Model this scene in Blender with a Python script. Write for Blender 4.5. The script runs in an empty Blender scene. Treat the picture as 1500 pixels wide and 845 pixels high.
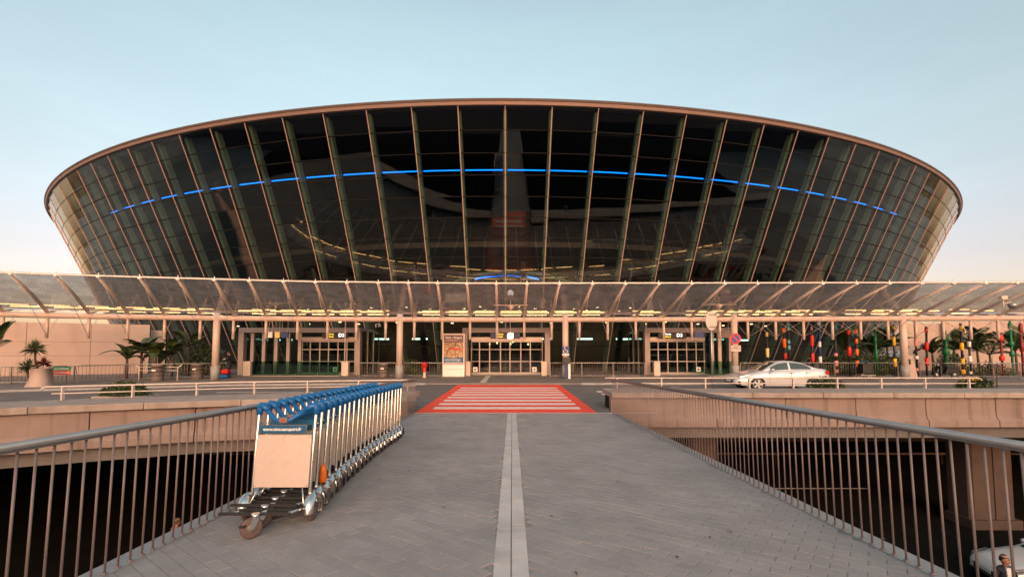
import bpy, bmesh, math, random
from mathutils import Vector, Matrix
random.seed(7)
S = bpy.context.scene
C = S.collection
R = math.radians

# ------------------------------------------------------------------ camera
FPX, CX, HY, PITCH = 680.0, 750.0, 511.0, R(3.4)
EYE = 2.06
CYL = HY - FPX*math.tan(PITCH)
cam = bpy.data.cameras.new('camera'); camo = bpy.data.objects.new('camera', cam); C.objects.link(camo)
cam.sensor_width = 36; cam.sensor_fit = 'HORIZONTAL'; cam.lens = 36*FPX/1500
cam.shift_y = (CYL-422.5)/1500
cam.clip_start = 0.05; cam.clip_end = 6000
camo.location = (0, 0, EYE); camo.rotation_euler = (math.pi/2+PITCH, 0, 0)
S.camera = camo

# ------------------------------------------------------------------ sky, sun, exposure
SUN_EL, SUN_AZ = R(11), R(188)        # azimuth clockwise from +Y: behind the camera, a little to the left
w = bpy.data.worlds.new('World'); S.world = w; w.use_nodes = True
nt = w.node_tree; nt.nodes.clear()
wo = nt.nodes.new('ShaderNodeOutputWorld'); bg = nt.nodes.new('ShaderNodeBackground')
sky = nt.nodes.new('ShaderNodeTexSky'); sky.sky_type = 'NISHITA'; sky.sun_disc = False
sky.sun_elevation = SUN_EL; sky.sun_rotation = -SUN_AZ
sky.air_density = 1.0; sky.dust_density = 2.2; sky.ozone_density = 1.0; sky.altitude = 10
# dusk tint of the whole sky by elevation only: rosy at the horizon, pale cyan above
tc = nt.nodes.new('ShaderNodeTexCoord'); sp = nt.nodes.new('ShaderNodeSeparateXYZ')
rp = nt.nodes.new('ShaderNodeValToRGB'); mx = nt.nodes.new('ShaderNodeMix'); mx.data_type = 'RGBA'; mx.blend_type = 'MULTIPLY'
mx.inputs[0].default_value = 1.0
nt.links.new(tc.outputs['Generated'], sp.inputs[0]); nt.links.new(sp.outputs['Z'], rp.inputs[0])
SKYRAMP = [(0.0, (0.62, 0.43, 0.43)), (0.15, (0.63, 0.45, 0.43)), (0.34, (0.78, 0.64, 0.51)), (0.55, (0.93, 0.80, 0.59)), (1.0, (0.97, 0.82, 0.62))]
el = rp.color_ramp.elements
while len(el) < len(SKYRAMP): el.new(0.5)
for e, (p, c) in zip(el, SKYRAMP): e.position = p; e.color = (*c, 1)
nt.links.new(sky.outputs[0], mx.inputs[6]); nt.links.new(rp.outputs[0], mx.inputs[7])
# faint high cirrus: a few per cent of brightness
cm = nt.nodes.new('ShaderNodeMapping'); cm.inputs['Scale'].default_value = (1.2, 2.2, 7.0); cm.inputs['Rotation'].default_value = (0.25, 0.1, 0.5); nt.links.new(tc.outputs['Generated'], cm.inputs[0])
cn = nt.nodes.new('ShaderNodeTexNoise'); cn.inputs['Scale'].default_value = 2.2; cn.inputs['Detail'].default_value = 7; cn.inputs['Roughness'].default_value = 0.6; nt.links.new(cm.outputs[0], cn.inputs['Vector'])
cr0 = nt.nodes.new('ShaderNodeMapRange'); cr0.inputs[1].default_value = 0.45; cr0.inputs[2].default_value = 0.75; cr0.inputs[3].default_value = 1.0; cr0.inputs[4].default_value = 1.05; nt.links.new(cn.outputs[0], cr0.inputs[0])
cx2 = nt.nodes.new('ShaderNodeMix'); cx2.data_type = 'RGBA'; cx2.blend_type = 'MULTIPLY'; cx2.inputs[0].default_value = 1.0
nt.links.new(mx.outputs[2], cx2.inputs[6]); nt.links.new(cr0.outputs[0], cx2.inputs[7])
nt.links.new(cx2.outputs[2], bg.inputs[0]); bg.inputs[1].default_value = 0.15
nt.links.new(bg.outputs[0], wo.inputs[0])
sl = bpy.data.lights.new('sun', 'SUN'); so = bpy.data.objects.new('sun', sl); C.objects.link(so)
sl.energy = 0.42; sl.angle = R(40); sl.color = (1.0, 0.48, 0.38)
so.rotation_euler = (math.pi/2-SUN_EL, 0, -SUN_AZ+math.pi)
S.view_settings.view_transform = 'Standard'; S.view_settings.look = 'None'
S.view_settings.exposure = 1.85; S.view_settings.gamma = 1.0
S.render.engine = 'CYCLES'
try:
    S.cycles.max_bounces = 7; S.cycles.transparent_max_bounces = 24; S.cycles.caustics_reflective = False; S.cycles.caustics_refractive = False
except Exception: pass

# ------------------------------------------------------------------ pixel helpers (a pixel gives a direction only)
def ray(px, py):
    u = (px-CX)/FPX; v = (CYL-py)/FPX
    return Vector((u, math.cos(PITCH)-v*math.sin(PITCH), math.sin(PITCH)+v*math.cos(PITCH)))
def atY(px, py, Y):
    d = ray(px, py); return Vector((0, 0, EYE))+d*(Y/d.y)
def atZ(px, py, z):
    d = ray(px, py); return Vector((0, 0, EYE))+d*((z-EYE)/d.z)
def interp(x, pts):
    if x <= pts[0][0]: return pts[0][1]+(x-pts[0][0])*(pts[1][1]-pts[0][1])/(pts[1][0]-pts[0][0])
    for (a, b), (c, d) in zip(pts, pts[1:]):
        if x <= c: return b+(d-b)*(x-a)/(c-a)
    (a, b), (c, d) = pts[-2:]
    return d+(x-c)*(d-b)/(c-a)

# ------------------------------------------------------------------ materials
MATS = {}
def mat(name, col, rough=0.6, metal=0.0, var=0.0, scale=3.0, bump=0.0, bscale=30.0, spec=0.5, emit=None, estr=0.0, coat=0.0, island=0.0, stretch=None, dirt=None):
    m = bpy.data.materials.new(name); m.use_nodes = True; MATS[name] = m
    n = m.node_tree.nodes; L = m.node_tree.links; b = n['Principled BSDF']
    b.inputs['Base Color'].default_value = (*col, 1); b.inputs['Roughness'].default_value = rough; b.inputs['Metallic'].default_value = metal
    b.inputs['Specular IOR Level'].default_value = spec; b.inputs['Coat Weight'].default_value = coat
    if emit: b.inputs['Emission Color'].default_value = (*emit, 1); b.inputs['Emission Strength'].default_value = estr
    g = n.new('ShaderNodeNewGeometry')
    last = None
    if var or island or dirt:
        mp = n.new('ShaderNodeMapping'); mp.inputs['Scale'].default_value = stretch or (1, 1, 1); L.new(g.outputs['Position'], mp.inputs[0])
        tx = n.new('ShaderNodeTexNoise'); tx.inputs['Scale'].default_value = scale; tx.inputs['Detail'].default_value = 8; tx.inputs['Roughness'].default_value = 0.65
        L.new(mp.outputs[0], tx.inputs['Vector'])
        mr = n.new('ShaderNodeMapRange'); mr.inputs[1].default_value = 0.25; mr.inputs[2].default_value = 0.75
        mr.inputs[3].default_value = 1-var; mr.inputs[4].default_value = 1+var; L.new(tx.outputs[0], mr.inputs[0])
        val = mr.outputs[0]
        if island:
            oi = n.new('ShaderNodeObjectInfo'); ad = n.new('ShaderNodeMath'); ad.operation = 'ADD'
            L.new(g.outputs['Random Per Island'], ad.inputs[0]); L.new(oi.outputs['Random'], ad.inputs[1])
            fr = n.new('ShaderNodeMath'); fr.operation = 'FRACT'; L.new(ad.outputs[0], fr.inputs[0])
            m2 = n.new('ShaderNodeMapRange'); m2.inputs[3].default_value = 1-island; m2.inputs[4].default_value = 1+island; L.new(fr.outputs[0], m2.inputs[0])
            mu = n.new('ShaderNodeMath'); mu.operation = 'MULTIPLY'; L.new(val, mu.inputs[0]); L.new(m2.outputs[0], mu.inputs[1]); val = mu.outputs[0]
        hs = n.new('ShaderNodeHueSaturation'); hs.inputs['Color'].default_value = (*col, 1); L.new(val, hs.inputs['Value'])
        last = hs.outputs[0]
        if dirt:
            t2 = n.new('ShaderNodeTexNoise'); t2.inputs['Scale'].default_value = dirt[1]; t2.inputs['Detail'].default_value = 6
            mp2 = n.new('ShaderNodeMapping'); mp2.inputs['Scale'].default_value = dirt[3] if len(dirt) > 3 else (1, 1, 1)
            L.new(g.outputs['Position'], mp2.inputs[0]); L.new(mp2.outputs[0], t2.inputs['Vector'])
            r2 = n.new('ShaderNodeMapRange'); r2.inputs[1].default_value = 0.52; r2.inputs[2].default_value = 0.72; r2.inputs[4].default_value = dirt[2]; L.new(t2.outputs[0], r2.inputs[0])
            mm = n.new('ShaderNodeMix'); mm.data_type = 'RGBA'; L.new(r2.outputs[0], mm.inputs[0]); L.new(last, mm.inputs[6]); mm.inputs[7].default_value = (*dirt[0], 1)
            last = mm.outputs[2]
        L.new(last, b.inputs['Base Color'])
    if bump:
        t3 = n.new('ShaderNodeTexNoise'); t3.inputs['Scale'].default_value = bscale; t3.inputs['Detail'].default_value = 6; L.new(g.outputs['Position'], t3.inputs['Vector'])
        bp = n.new('ShaderNodeBump'); bp.inputs['Strength'].default_value = bump; bp.inputs['Distance'].default_value = 0.02
        L.new(t3.outputs[0], bp.inputs['Height']); L.new(bp.outputs[0], b.inputs['Normal'])
    return m
def glass(name, tint, ior=1.5, rough=0.01, veil=None, veilfac=0.0, wav=0.0, reflcol=(1, 1, 1)):
    m = bpy.data.materials.new(name); m.use_nodes = True; MATS[name] = m
    n = m.node_tree.nodes; L = m.node_tree.links; n.clear()
    o = n.new('ShaderNodeOutputMaterial'); t = n.new('ShaderNodeBsdfTransparent'); t.inputs[0].default_value = (*tint, 1)
    g = n.new('ShaderNodeBsdfGlossy'); g.inputs['Roughness'].default_value = rough; g.inputs['Color'].default_value = (*reflcol, 1)
    f = n.new('ShaderNodeFresnel'); gb = n.new('ShaderNodeNewGeometry'); mi = n.new('ShaderNodeMapRange')
    mi.inputs[3].default_value = ior; mi.inputs[4].default_value = 1/ior; L.new(gb.outputs['Backfacing'], mi.inputs[0]); L.new(mi.outputs[0], f.inputs[0])   # same reflectance on both faces of a pane
    mxs = n.new('ShaderNodeMixShader'); L.new(f.outputs[0], mxs.inputs[0]); L.new(t.outputs[0], mxs.inputs[1]); L.new(g.outputs[0], mxs.inputs[2])
    out = mxs.outputs[0]
    if wav:
        ge = n.new('ShaderNodeNewGeometry'); tx = n.new('ShaderNodeTexNoise'); tx.inputs['Scale'].default_value = 0.5; tx.inputs['Detail'].default_value = 1
        L.new(ge.outputs['Position'], tx.inputs['Vector']); bp = n.new('ShaderNodeBump'); bp.inputs['Strength'].default_value = wav; bp.inputs['Distance'].default_value = 0.1
        L.new(tx.outputs[0], bp.inputs['Height']); L.new(bp.outputs[0], g.inputs['Normal'])
    if veil:
        d = n.new('ShaderNodeBsdfDiffuse'); d.inputs[0].default_value = (*veil, 1)
        tl = n.new('ShaderNodeBsdfTranslucent'); tl.inputs[0].default_value = (*veil, 1)
        a = n.new('ShaderNodeMixShader'); L.new(d.outputs[0], a.inputs[1]); L.new(tl.outputs[0], a.inputs[2])
        ge = n.new('ShaderNodeNewGeometry'); tx = n.new('ShaderNodeTexNoise'); tx.inputs['Scale'].default_value = 1.3; tx.inputs['Detail'].default_value = 8
        L.new(ge.outputs['Position'], tx.inputs['Vector']); mr = n.new('ShaderNodeMapRange'); mr.inputs[1].default_value = .3; mr.inputs[2].default_value = .7
        mr.inputs[3].default_value = veilfac*.6; mr.inputs[4].default_value = veilfac*1.4; L.new(tx.outputs[0], mr.inputs[0])
        c = n.new('ShaderNodeMixShader'); L.new(mr.outputs[0], c.inputs[0]); L.new(out, c.inputs[1]); L.new(a.outputs[0], c.inputs[2]); out = c.outputs[0]
    L.new(out, o.inputs[0]); return m

PINKW = (0.62, 0.50, 0.43)
mat('asphalt', (0.15, 0.135, 0.13), 0.85, var=0.25, scale=1.2, bump=0.3, bscale=60, dirt=((0.20, 0.18, 0.17), 0.6, 0.7))
mat('asphalt_shaded', (0.016, 0.014, 0.013), 1.0, var=0.3, scale=1.0, spec=0.03)  # near-black road: the shade under the viaduct is put into its colour
mat('apron', (0.26, 0.25, 0.235), 0.85, var=0.5, scale=.05, dirt=((0.10, 0.11, 0.10), .018, .85))
mat('bank_asphalt', (0.055, 0.05, 0.048), 0.95, var=0.2, scale=.5, spec=.1)
mat('pavement', (0.20, 0.18, 0.17), 0.8, var=0.15, scale=0.8, bump=0.15, dirt=((0.13, 0.12, 0.11), 0.9, 0.6))
mat('paver', (0.315, 0.292, 0.286), 0.72, var=0.16, scale=1.3, bump=0.35, bscale=70, island=0.065, dirt=((0.235, 0.228, 0.22), 1.1, 0.7))
mat('mortar', (0.27, 0.25, 0.24), 0.9, var=0.3, scale=4)
mat('strip_stone', (0.56, 0.525, 0.50), 0.75, var=0.12, scale=3, bump=0.2, bscale=80, island=0.05, dirt=((0.36, 0.335, 0.31), 2.5, 0.6))
mat('kerb_stone', (0.30, 0.30, 0.30), 0.7, var=0.15, scale=4, bump=0.2)
mat('concrete', (0.275, 0.205, 0.18), 0.8, var=0.12, scale=1.5, bump=0.25, bscale=25, dirt=((0.13, 0.09, 0.07), 1.3, 0.75, (2.6, 2.6, .16)))
mat('concrete_cap', (0.36, 0.295, 0.26), 0.8, var=0.13, scale=2.2, bump=0.25, bscale=25, island=.05, dirt=((0.19, 0.14, 0.115), 3.0, 0.6, (1, 1, .2)))
mat('concrete_wall', (0.44, 0.335, 0.285), 0.8, var=0.07, scale=.8, bump=0.2, bscale=20, island=.04, dirt=((0.36, 0.255, 0.21), .7, 0.6, (1, 1, .5)))
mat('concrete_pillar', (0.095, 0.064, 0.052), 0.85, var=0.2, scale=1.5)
mat('concrete_dark', (0.04, 0.027, 0.022), 1.0, spec=0.03, var=0.25, scale=1.2)  # near-black concrete, with the gloom of the underpass painted into the base colour
mat('steel_rail', (0.42, 0.41, 0.40), 0.38, metal=0.85, var=0.1, scale=8)
mat('steel_bar', (0.23, 0.18, 0.165), 0.55, metal=0.3, var=0.12, scale=8)
mat('chrome', (0.74, 0.73, 0.71), 0.22, metal=1.0, var=0.06, scale=9)
mat('white_steel', PINKW, 0.45, var=0.06, scale=3)
mat('arm_steel', (0.84, 0.73, 0.66), 0.45, var=0.05, scale=3)
mat('white_rail', (0.60, 0.51, 0.46), 0.45, var=0.06, scale=5)
mat('mullion', (0.38, 0.28, 0.24), 0.42, metal=0.2, var=0.05)
mat('rim_light', (0.22, 0.155, 0.135), 0.45, metal=0.2, var=0.06, scale=.6)
mat('rim_dark', (0.13, 0.105, 0.095), 0.5, metal=0.3)
mat('fin', (0.14, 0.20, 0.16), 0.5, var=0.1)
mat('joint_dark', (0.010, 0.010, 0.010), 0.9, spec=0.1)
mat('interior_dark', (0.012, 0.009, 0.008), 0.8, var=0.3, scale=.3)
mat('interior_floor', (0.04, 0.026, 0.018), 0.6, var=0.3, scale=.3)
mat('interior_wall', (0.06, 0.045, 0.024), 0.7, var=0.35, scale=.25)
mat('blue_light', (0.0, 0.1, 0.8), 0.4, emit=(0.0, 0.17, 1.0), estr=1.5)
mat('tube_light', (1, .9, .7), 0.4, emit=(1.0, 0.56, 0.20), estr=2.6)
mat('down_light', (1, .9, .7), 0.4, emit=(1.0, 0.68, 0.33), estr=3.0)
mat('cool_light', (.8, .95, 1), 0.4, emit=(0.6, 0.95, 0.85), estr=1.2)
mat('portal', (0.30, 0.245, 0.225), 0.5, metal=0.2, var=0.08)
mat('portal_steel', (0.34, 0.29, 0.26), 0.4, metal=0.4, var=0.08)
mat('black', (0.012, 0.012, 0.014), 0.45)
mat('rubber', (0.02, 0.02, 0.02), 0.7)
mat('rubber_brown', (0.13, 0.085, 0.075), 0.65, var=.1)
mat('blue_grip', (0.004, 0.12, 0.36), 0.38)
mat('blue_sign', (0.005, 0.10, 0.22), 0.4)
mat('sign_white', (0.8, 0.8, 0.78), 0.5)
mat('sign_yellow', (0.85, 0.6, 0.03), 0.5, emit=(1.0, .65, .05), estr=.6)
mat('sign_lit', (0.8, 0.8, 0.78), 0.5, emit=(1, .95, .85), estr=.9)
mat('rim_alloy', (0.55, 0.53, 0.52), 0.4, metal=0.2)
mat('panel_beige', (0.60, 0.48, 0.41), 0.5, var=0.05, scale=6, dirt=((0.44, 0.36, 0.31), 22, 0.35))
mat('red_paint', (0.95, 0.08, 0.045), 0.6, var=0.08, scale=3, dirt=((0.50, 0.07, 0.055), 4.0, 0.6))
mat('white_paint', (0.80, 0.74, 0.71), 0.6, var=0.06, scale=4, dirt=((0.50, 0.36, 0.33), 4.0, 0.6))
mat('red_plastic', (0.65, 0.01, 0.01), 0.4)
mat('green_paint', (0.005, 0.16, 0.055), 0.45)
mat('sign_green', (0.005, 0.20, 0.08), 0.5)
mat('sign_red', (0.70, 0.03, 0.02), 0.5)
mat('yellow_paint', (0.80, 0.48, 0.02), 0.45)
mat('orange_paint', (0.80, 0.17, 0.01), 0.45)
mat('pink_paint', (0.75, 0.30, 0.30), 0.45)
mat('cyan_paint', (0.10, 0.42, 0.55), 0.45)
mat('navy_paint', (0.01, 0.03, 0.14), 0.45)
mat('paleyellow_paint', (0.75, 0.60, 0.22), 0.45)
mat('darkred_paint', (0.18, 0.012, 0.012), 0.45)
mat('car_paint', (0.68, 0.69, 0.71), 0.25, metal=0.35, coat=0.6)
mat('car_white', (0.72, 0.72, 0.72), 0.3, coat=0.5)
mat('car_glass', (0.03, 0.05, 0.05), 0.06, spec=0.8)
mat('head_lamp', (0.55, 0.55, 0.55), 0.12, metal=.6)
mat('tail_lamp', (0.45, 0.02, 0.02), 0.2)
mat('skin', (0.42, 0.20, 0.14), 0.55)
mat('hair', (0.02, 0.013, 0.01), 0.6)
mat('cloth_navy', (0.012, 0.014, 0.022), 0.8)
mat('cloth_jeans', (0.02, 0.03, 0.06), 0.85)
mat('cloth_pink', (0.30, 0.16, 0.17), 0.85)
mat('leaf', (0.05, 0.075, 0.022), 0.5, var=0.4, scale=2.5, island=0.35)
mat('leaf_palm', (0.055, 0.085, 0.03), 0.45, var=0.35, scale=2.0, island=0.3)
mat('leaf_red', (0.10, 0.018, 0.022), 0.5, island=0.3, var=.2)
mat('flower_yellow', (0.70, 0.42, 0.02), 0.6, island=0.2, var=.2)
mat('bark', (0.10, 0.07, 0.05), 0.9, var=.3, scale=8)
mat('soil', (0.07, 0.05, 0.04), 0.95, var=.3)
mat('bin_metal', (0.20, 0.165, 0.15), 0.55, metal=.3, var=.1)
glass('facade_glass', (0.72, 0.76, 0.73), 1.58, 0.006, wav=0.03)
glass('door_glass', (0.72, 0.78, 0.75), 1.5, 0.01)
glass('green_glass', (0.45, 0.66, 0.56), 1.5, 0.01)
glass('canopy_glass', (0.86, 0.84, 0.82), 1.5, 0.02, veil=(0.66, 0.60, 0.56), veilfac=0.33)
def M(n): return MATS[n]

# ------------------------------------------------------------------ mesh builder
class MB:
    def __init__(self): self.v = []; self.f = []; self.sm = []
    def quad(self, a, b, c, d, smooth=False):
        i = len(self.v); self.v += [tuple(a), tuple(b), tuple(c), tuple(d)]; self.f.append((i, i+1, i+2, i+3)); self.sm.append(smooth); return self
    def poly(self, pts):
        i = len(self.v); self.v += [tuple(p) for p in pts]; self.f.append(tuple(range(i, i+len(pts)))); self.sm.append(False); return self
    def box(self, a, b):
        x0, y0, z0 = a; x1, y1, z1 = b; i = len(self.v)
        self.v += [(x0,y0,z0),(x1,y0,z0),(x1,y1,z0),(x0,y1,z0),(x0,y0,z1),(x1,y0,z1),(x1,y1,z1),(x0,y1,z1)]
        for f in ((0,3,2,1),(4,5,6,7),(0,1,5,4),(1,2,6,5),(2,3,7,6),(3,0,4,7)): self.f.append(tuple(i+k for k in f)); self.sm.append(False)
        return self
    def hexa(self, bot, top):
        i = len(self.v); self.v += [tuple(p) for p in bot]+[tuple(p) for p in top]; n = len(bot)
        self.f.append(tuple(i+k for k in reversed(range(n)))); self.f.append(tuple(i+n+k for k in range(n))); self.sm += [False, False]
        for k in range(n): self.f.append((i+k, i+(k+1) % n, i+n+(k+1) % n, i+n+k)); self.sm.append(False)
        return self
    def prism(self, pts, z0, z1):
        return self.hexa([(p[0], p[1], z0) for p in pts], [(p[0], p[1], z1) for p in pts])
    def bar(self, a, b, wd, ht, up=(0, 0, 1)):
        a = Vector(a); b = Vector(b); d = (b-a).normalized(); s = d.cross(Vector(up))
        if s.length < 1e-4: s = d.cross(Vector((0, 1, 0)))
        s.normalize(); u = s.cross(d).normalized(); s *= wd/2; u *= ht/2
        return self.hexa([a-s-u, a+s-u, a+s+u, a-s+u], [b-s-u, b+s-u, b+s+u, b-s+u])
    def tube(self, pts, r, n=8, caps=True, closed=False):
        pts = [Vector(p) for p in pts]; N = len(pts); rr = r if isinstance(r, (list, tuple)) else [r]*N
        base = len(self.v); prev = None
        for k, p in enumerate(pts):
            if closed: d = pts[(k+1) % N]-pts[k-1]
            else: d = pts[min(k+1, N-1)]-pts[max(k-1, 0)]
            d.normalize()
            if prev is None:
                s = d.cross(Vector((0, 0, 1)))
                if s.length < 1e-3: s = d.cross(Vector((0, 1, 0)))
            else: s = prev-d*prev.dot(d)
            s.normalize(); prev = s; u = d.cross(s)
            for j in range(n):
                t = 2*math.pi*j/n; self.v.append(tuple(p+s*(rr[k]*math.cos(t))+u*(rr[k]*math.sin(t))))
        for k in range(N if closed else N-1):
            for j in range(n):
                a = base+k*n; b = base+((k+1) % N)*n
                self.f.append((a+j, a+(j+1) % n, b+(j+1) % n, b+j)); self.sm.append(True)
        if caps and not closed:
            self.f.append(tuple(base+j for j in reversed(range(n)))); self.f.append(tuple(base+(N-1)*n+j for j in range(n))); self.sm += [False, False]
        return self
    def lathe(self, prof, c=(0, 0, 0), axis='Z', n=20):
        base = len(self.v); c = Vector(c)
        for (r, h) in prof:
            for j in range(n):
                t = 2*math.pi*j/n; a, b = r*math.cos(t), r*math.sin(t)
                p = Vector((a, b, h)) if axis == 'Z' else (Vector((h, a, b)) if axis == 'X' else Vector((a, h, b)))
                self.v.append(tuple(c+p))
        for k in range(len(prof)-1):
            for j in range(n):
                self.f.append((base+k*n+j, base+k*n+(j+1) % n, base+(k+1)*n+(j+1) % n, base+(k+1)*n+j)); self.sm.append(True)
        self.f.append(tuple(base+j for j in range(n))); self.f.append(tuple(base+(len(prof)-1)*n+j for j in range(n))); self.sm += [False, False]
        return self
    def mesh(self, name, m):
        me = bpy.data.meshes.new(name); me.from_pydata(self.v, [], self.f); me.polygons.foreach_set('use_smooth', self.sm)
        me.materials.append(M(m) if isinstance(m, str) else m)
        bm = bmesh.new(); bm.from_mesh(me); bmesh.ops.recalc_face_normals(bm, faces=bm.faces); bm.to_mesh(me); bm.free()
        return me
    def build(self, name, m, parent=None, loc=None):
        return inst(self.mesh(name, m), name, parent, loc)
def inst(me, name, parent=None, loc=None, rot=None):
    o = bpy.data.objects.new(name, me); C.objects.link(o); o.parent = parent
    if loc is not None: o.location = loc
    if rot is not None: o.rotation_euler = rot
    return o
def tag(o, label, cat, group=None):
    o['label'] = label; o['category'] = cat
    if group: o['group'] = group
    return o
def thing(name, label, cat, loc=(0, 0, 0), rot=(0, 0, 0), group=None):
    o = bpy.data.objects.new(name, None); C.objects.link(o); o.location = loc; o.rotation_euler = rot; o.empty_display_size = 0.2
    return tag(o, label, cat, group)
def struct(o): o['kind'] = 'structure'; return o
def stuff(o): o['kind'] = 'stuff'; return o
def copy_tree(o, parent=None):
    c = o.copy(); C.objects.link(c); c.parent = parent
    for ch in list(o.children): copy_tree(ch, c)
    return c
def bevel(o, wd=0.01, seg=2):
    b = o.modifiers.new('bevel', 'BEVEL'); b.width = wd; b.segments = seg; b.limit_method = 'ANGLE'; b.angle_limit = R(35); return o
def text(name, body, size, m, parent, loc, rot=(math.pi/2, 0, 0), width=None, extrude=0.002, bold=0.0):
    cu = bpy.data.curves.new(name, 'FONT'); cu.body = body; cu.size = size; cu.align_x = 'CENTER'; cu.align_y = 'CENTER'; cu.extrude = extrude; cu.resolution_u = 3; cu.offset = bold
    t = bpy.data.objects.new(name, cu); C.objects.link(t)
    dg = bpy.context.evaluated_depsgraph_get(); me = bpy.data.meshes.new_from_object(t.evaluated_get(dg)); C.objects.unlink(t); bpy.data.objects.remove(t)
    me.materials.clear(); me.materials.append(M(m))
    o = inst(me, name, parent, loc, rot)
    if width:
        xs = [v.co.x for v in me.vertices]; k = width/max(1e-3, max(xs)-min(xs))
        for v in me.vertices: v.co.x *= k
    return o
# ================================================================== SETTING
LOW = -5.0
g = MB(); g.quad((-2500, -2500, LOW), (2500, -2500, LOW), (2500, 2500, LOW), (-2500, 2500, LOW))
struct(g.build('ground', 'apron'))
struct(MB().quad((-75, -8, LOW+.006), (60, -8, LOW+.006), (60, 40, LOW+.006), (-75, 40, LOW+.006)).build('shaded_lower_road', 'asphalt_shaded'))  # dark sheet over the paler ground, painting in the underpass shade
FRONT_L = [(-3.22, 14.45), (-8.7, 13.35), (-12.6, 11.6), (-20, 7.4), (-30, 0.4)]
REAR_L = [(-3.22, 16.4), (-9.0, 15.25), (-13.4, 13.4), (-21, 9.1), (-31.2, 2.0)]
YR, YRR = 15.66, 17.45
KERB = [(60, 27.0), (-8, 27.0), (-16, 26.0), (-24, 22.6), (-34, 15.5), (-46, 4.0)]
road = MB()
road.prism([(60, YR+.35), (3.25, YR+.35), (3.25, 14.98), (-3.22, 14.98)]+[(x-.1, y+.4) for x, y in FRONT_L]+[(-46, 4.0)]+list(reversed(KERB[:-1])), -0.95, 0.0)
struct(road.build('road', 'asphalt'))
pav = MB(); pav.prism(KERB+[(-75, 20), (-75, 110), (60, 110)], -0.9, 0.1)
struct(pav.build('pavement', 'pavement'))
# pavement kerb stones
kb = struct(bpy.data.objects.new('kerb', None)); C.objects.link(kb)
for (a, b) in zip(KERB, KERB[1:]):
    a = Vector((*a, 0)); b = Vector((*b, 0)); n = max(1, round((b-a).length/1.0)); d = (b-a)/n
    for i in range(n):
        p = a+d*i+d*.006; q = a+d*(i+1)-d*.006
        if p.x > 24 or p.x < -34 or abs(p.x+.2) < 4.2: continue
        MB().bar(p+Vector((0, 0, .035)), q+Vector((0, 0, .035)), .18, .14).build('kerb_stone', 'kerb_stone', kb)
# retaining wall under the terminal and bank behind the camera
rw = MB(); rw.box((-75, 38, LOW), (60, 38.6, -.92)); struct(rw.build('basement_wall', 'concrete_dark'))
em = MB(); em.box((-140, -60, LOW), (140, -7.5, .3)); struct(em.build('bank', 'bank_asphalt'))
cpk = thing('added_car_park', 'long low car park building added behind the camera to block horizon glow in the entrance doors', 'car park', (0, -62, .3))  # unseen building, added to keep low sky glow out of the door glass
for k in range(3):
    MB().box((-110, -16, 2.9*k+2.3), (110, 0, 2.9*k+2.6)).build('deck_slab', 'concrete_dark', cpk)
    MB().box((-110, -.25, 2.9*k+2.6), (110, -.003, 2.9*k+3.5)).build('parapet_band', 'concrete', cpk)
for i in range(29): MB().box((-110+i*7.8, -.7, 0), (-109.4+i*7.8, -.26, 8.3)).build('pier', 'concrete', cpk)
MB().box((-110, -16.2, 0), (110, -16, 8.7)).build('rear_wall', 'concrete_dark', cpk)

# ---- lower level: pillars, beams, guard rail
def pillar(px0, px1, ybase, label, Y):
    x0 = (px0-CX)/FPX*Y*1.0; x1 = (px1-CX)/FPX*Y
    t = thing('viaduct_pillar', label, 'pillar', ((x0+x1)/2, Y, LOW)); wd = (x1-x0)/2
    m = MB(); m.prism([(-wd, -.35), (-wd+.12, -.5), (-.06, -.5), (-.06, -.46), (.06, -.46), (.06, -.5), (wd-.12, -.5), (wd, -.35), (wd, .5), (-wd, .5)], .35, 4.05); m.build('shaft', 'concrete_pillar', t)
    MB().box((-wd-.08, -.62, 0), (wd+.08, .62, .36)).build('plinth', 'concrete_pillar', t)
pillar(1392, 1455, 765, 'broad concrete pillar standing on the lower road below the right parapet', 19.2)
pillar(1000, 1040, 690, 'narrow concrete pillar under the viaduct beside the right bridge railing', 18.4)
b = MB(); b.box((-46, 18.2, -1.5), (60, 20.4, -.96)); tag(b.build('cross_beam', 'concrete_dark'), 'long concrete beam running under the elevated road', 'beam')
gr = thing('guard_rail', 'thin steel guard rail along the dark lower road', 'guard rail', (0, 29, LOW))
for i in range(30):
    if -12 < -45+i*3.4 < 6: continue
    MB().box((-.05, -.05, 0), (.05, .05, .75)).build('post', 'concrete_dark', gr, (-45+i*3.4, 0, 0))
MB().box((-45, -.12, .6), (56, -.06, .72)).build('beam', 'concrete_pillar', gr)
for i, (x, y, l) in enumerate([(13, 24, 5), (9, 27, 4)]):
    struct(MB().box((x-l, y-.06, LOW+.010), (x+l, y+.06, LOW+.014)).build('lane_line', 'white_paint'))

# ---- footbridge
SL = 0.0307; BR = (-math.atan(SL), 0, 0); BZ = EYE-1.6
XL, XR, YE = -3.12, 3.22, 14.98
fb = thing('footbridge', 'grey paved footbridge with a pale centre strip leading to the terminal', 'footbridge', (0, 0, BZ), BR)
MB().box((XL-.12, -8, -.55), (XR+.12, YE, -.010)).build('deck_slab', 'mortar', fb)
# edge kerbs
for x0, x1 in ((XL-.13, XL+.06), (XR-.06, XR+.13)):
    y = -2.0
    while y < YE-.1:
        y2 = min(y+1.2, YE); MB().box((x0, y+.004, -.034), (x1, y2-.004, .012)).build('edge_slab', 'kerb_stone', fb); y = y2
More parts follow.
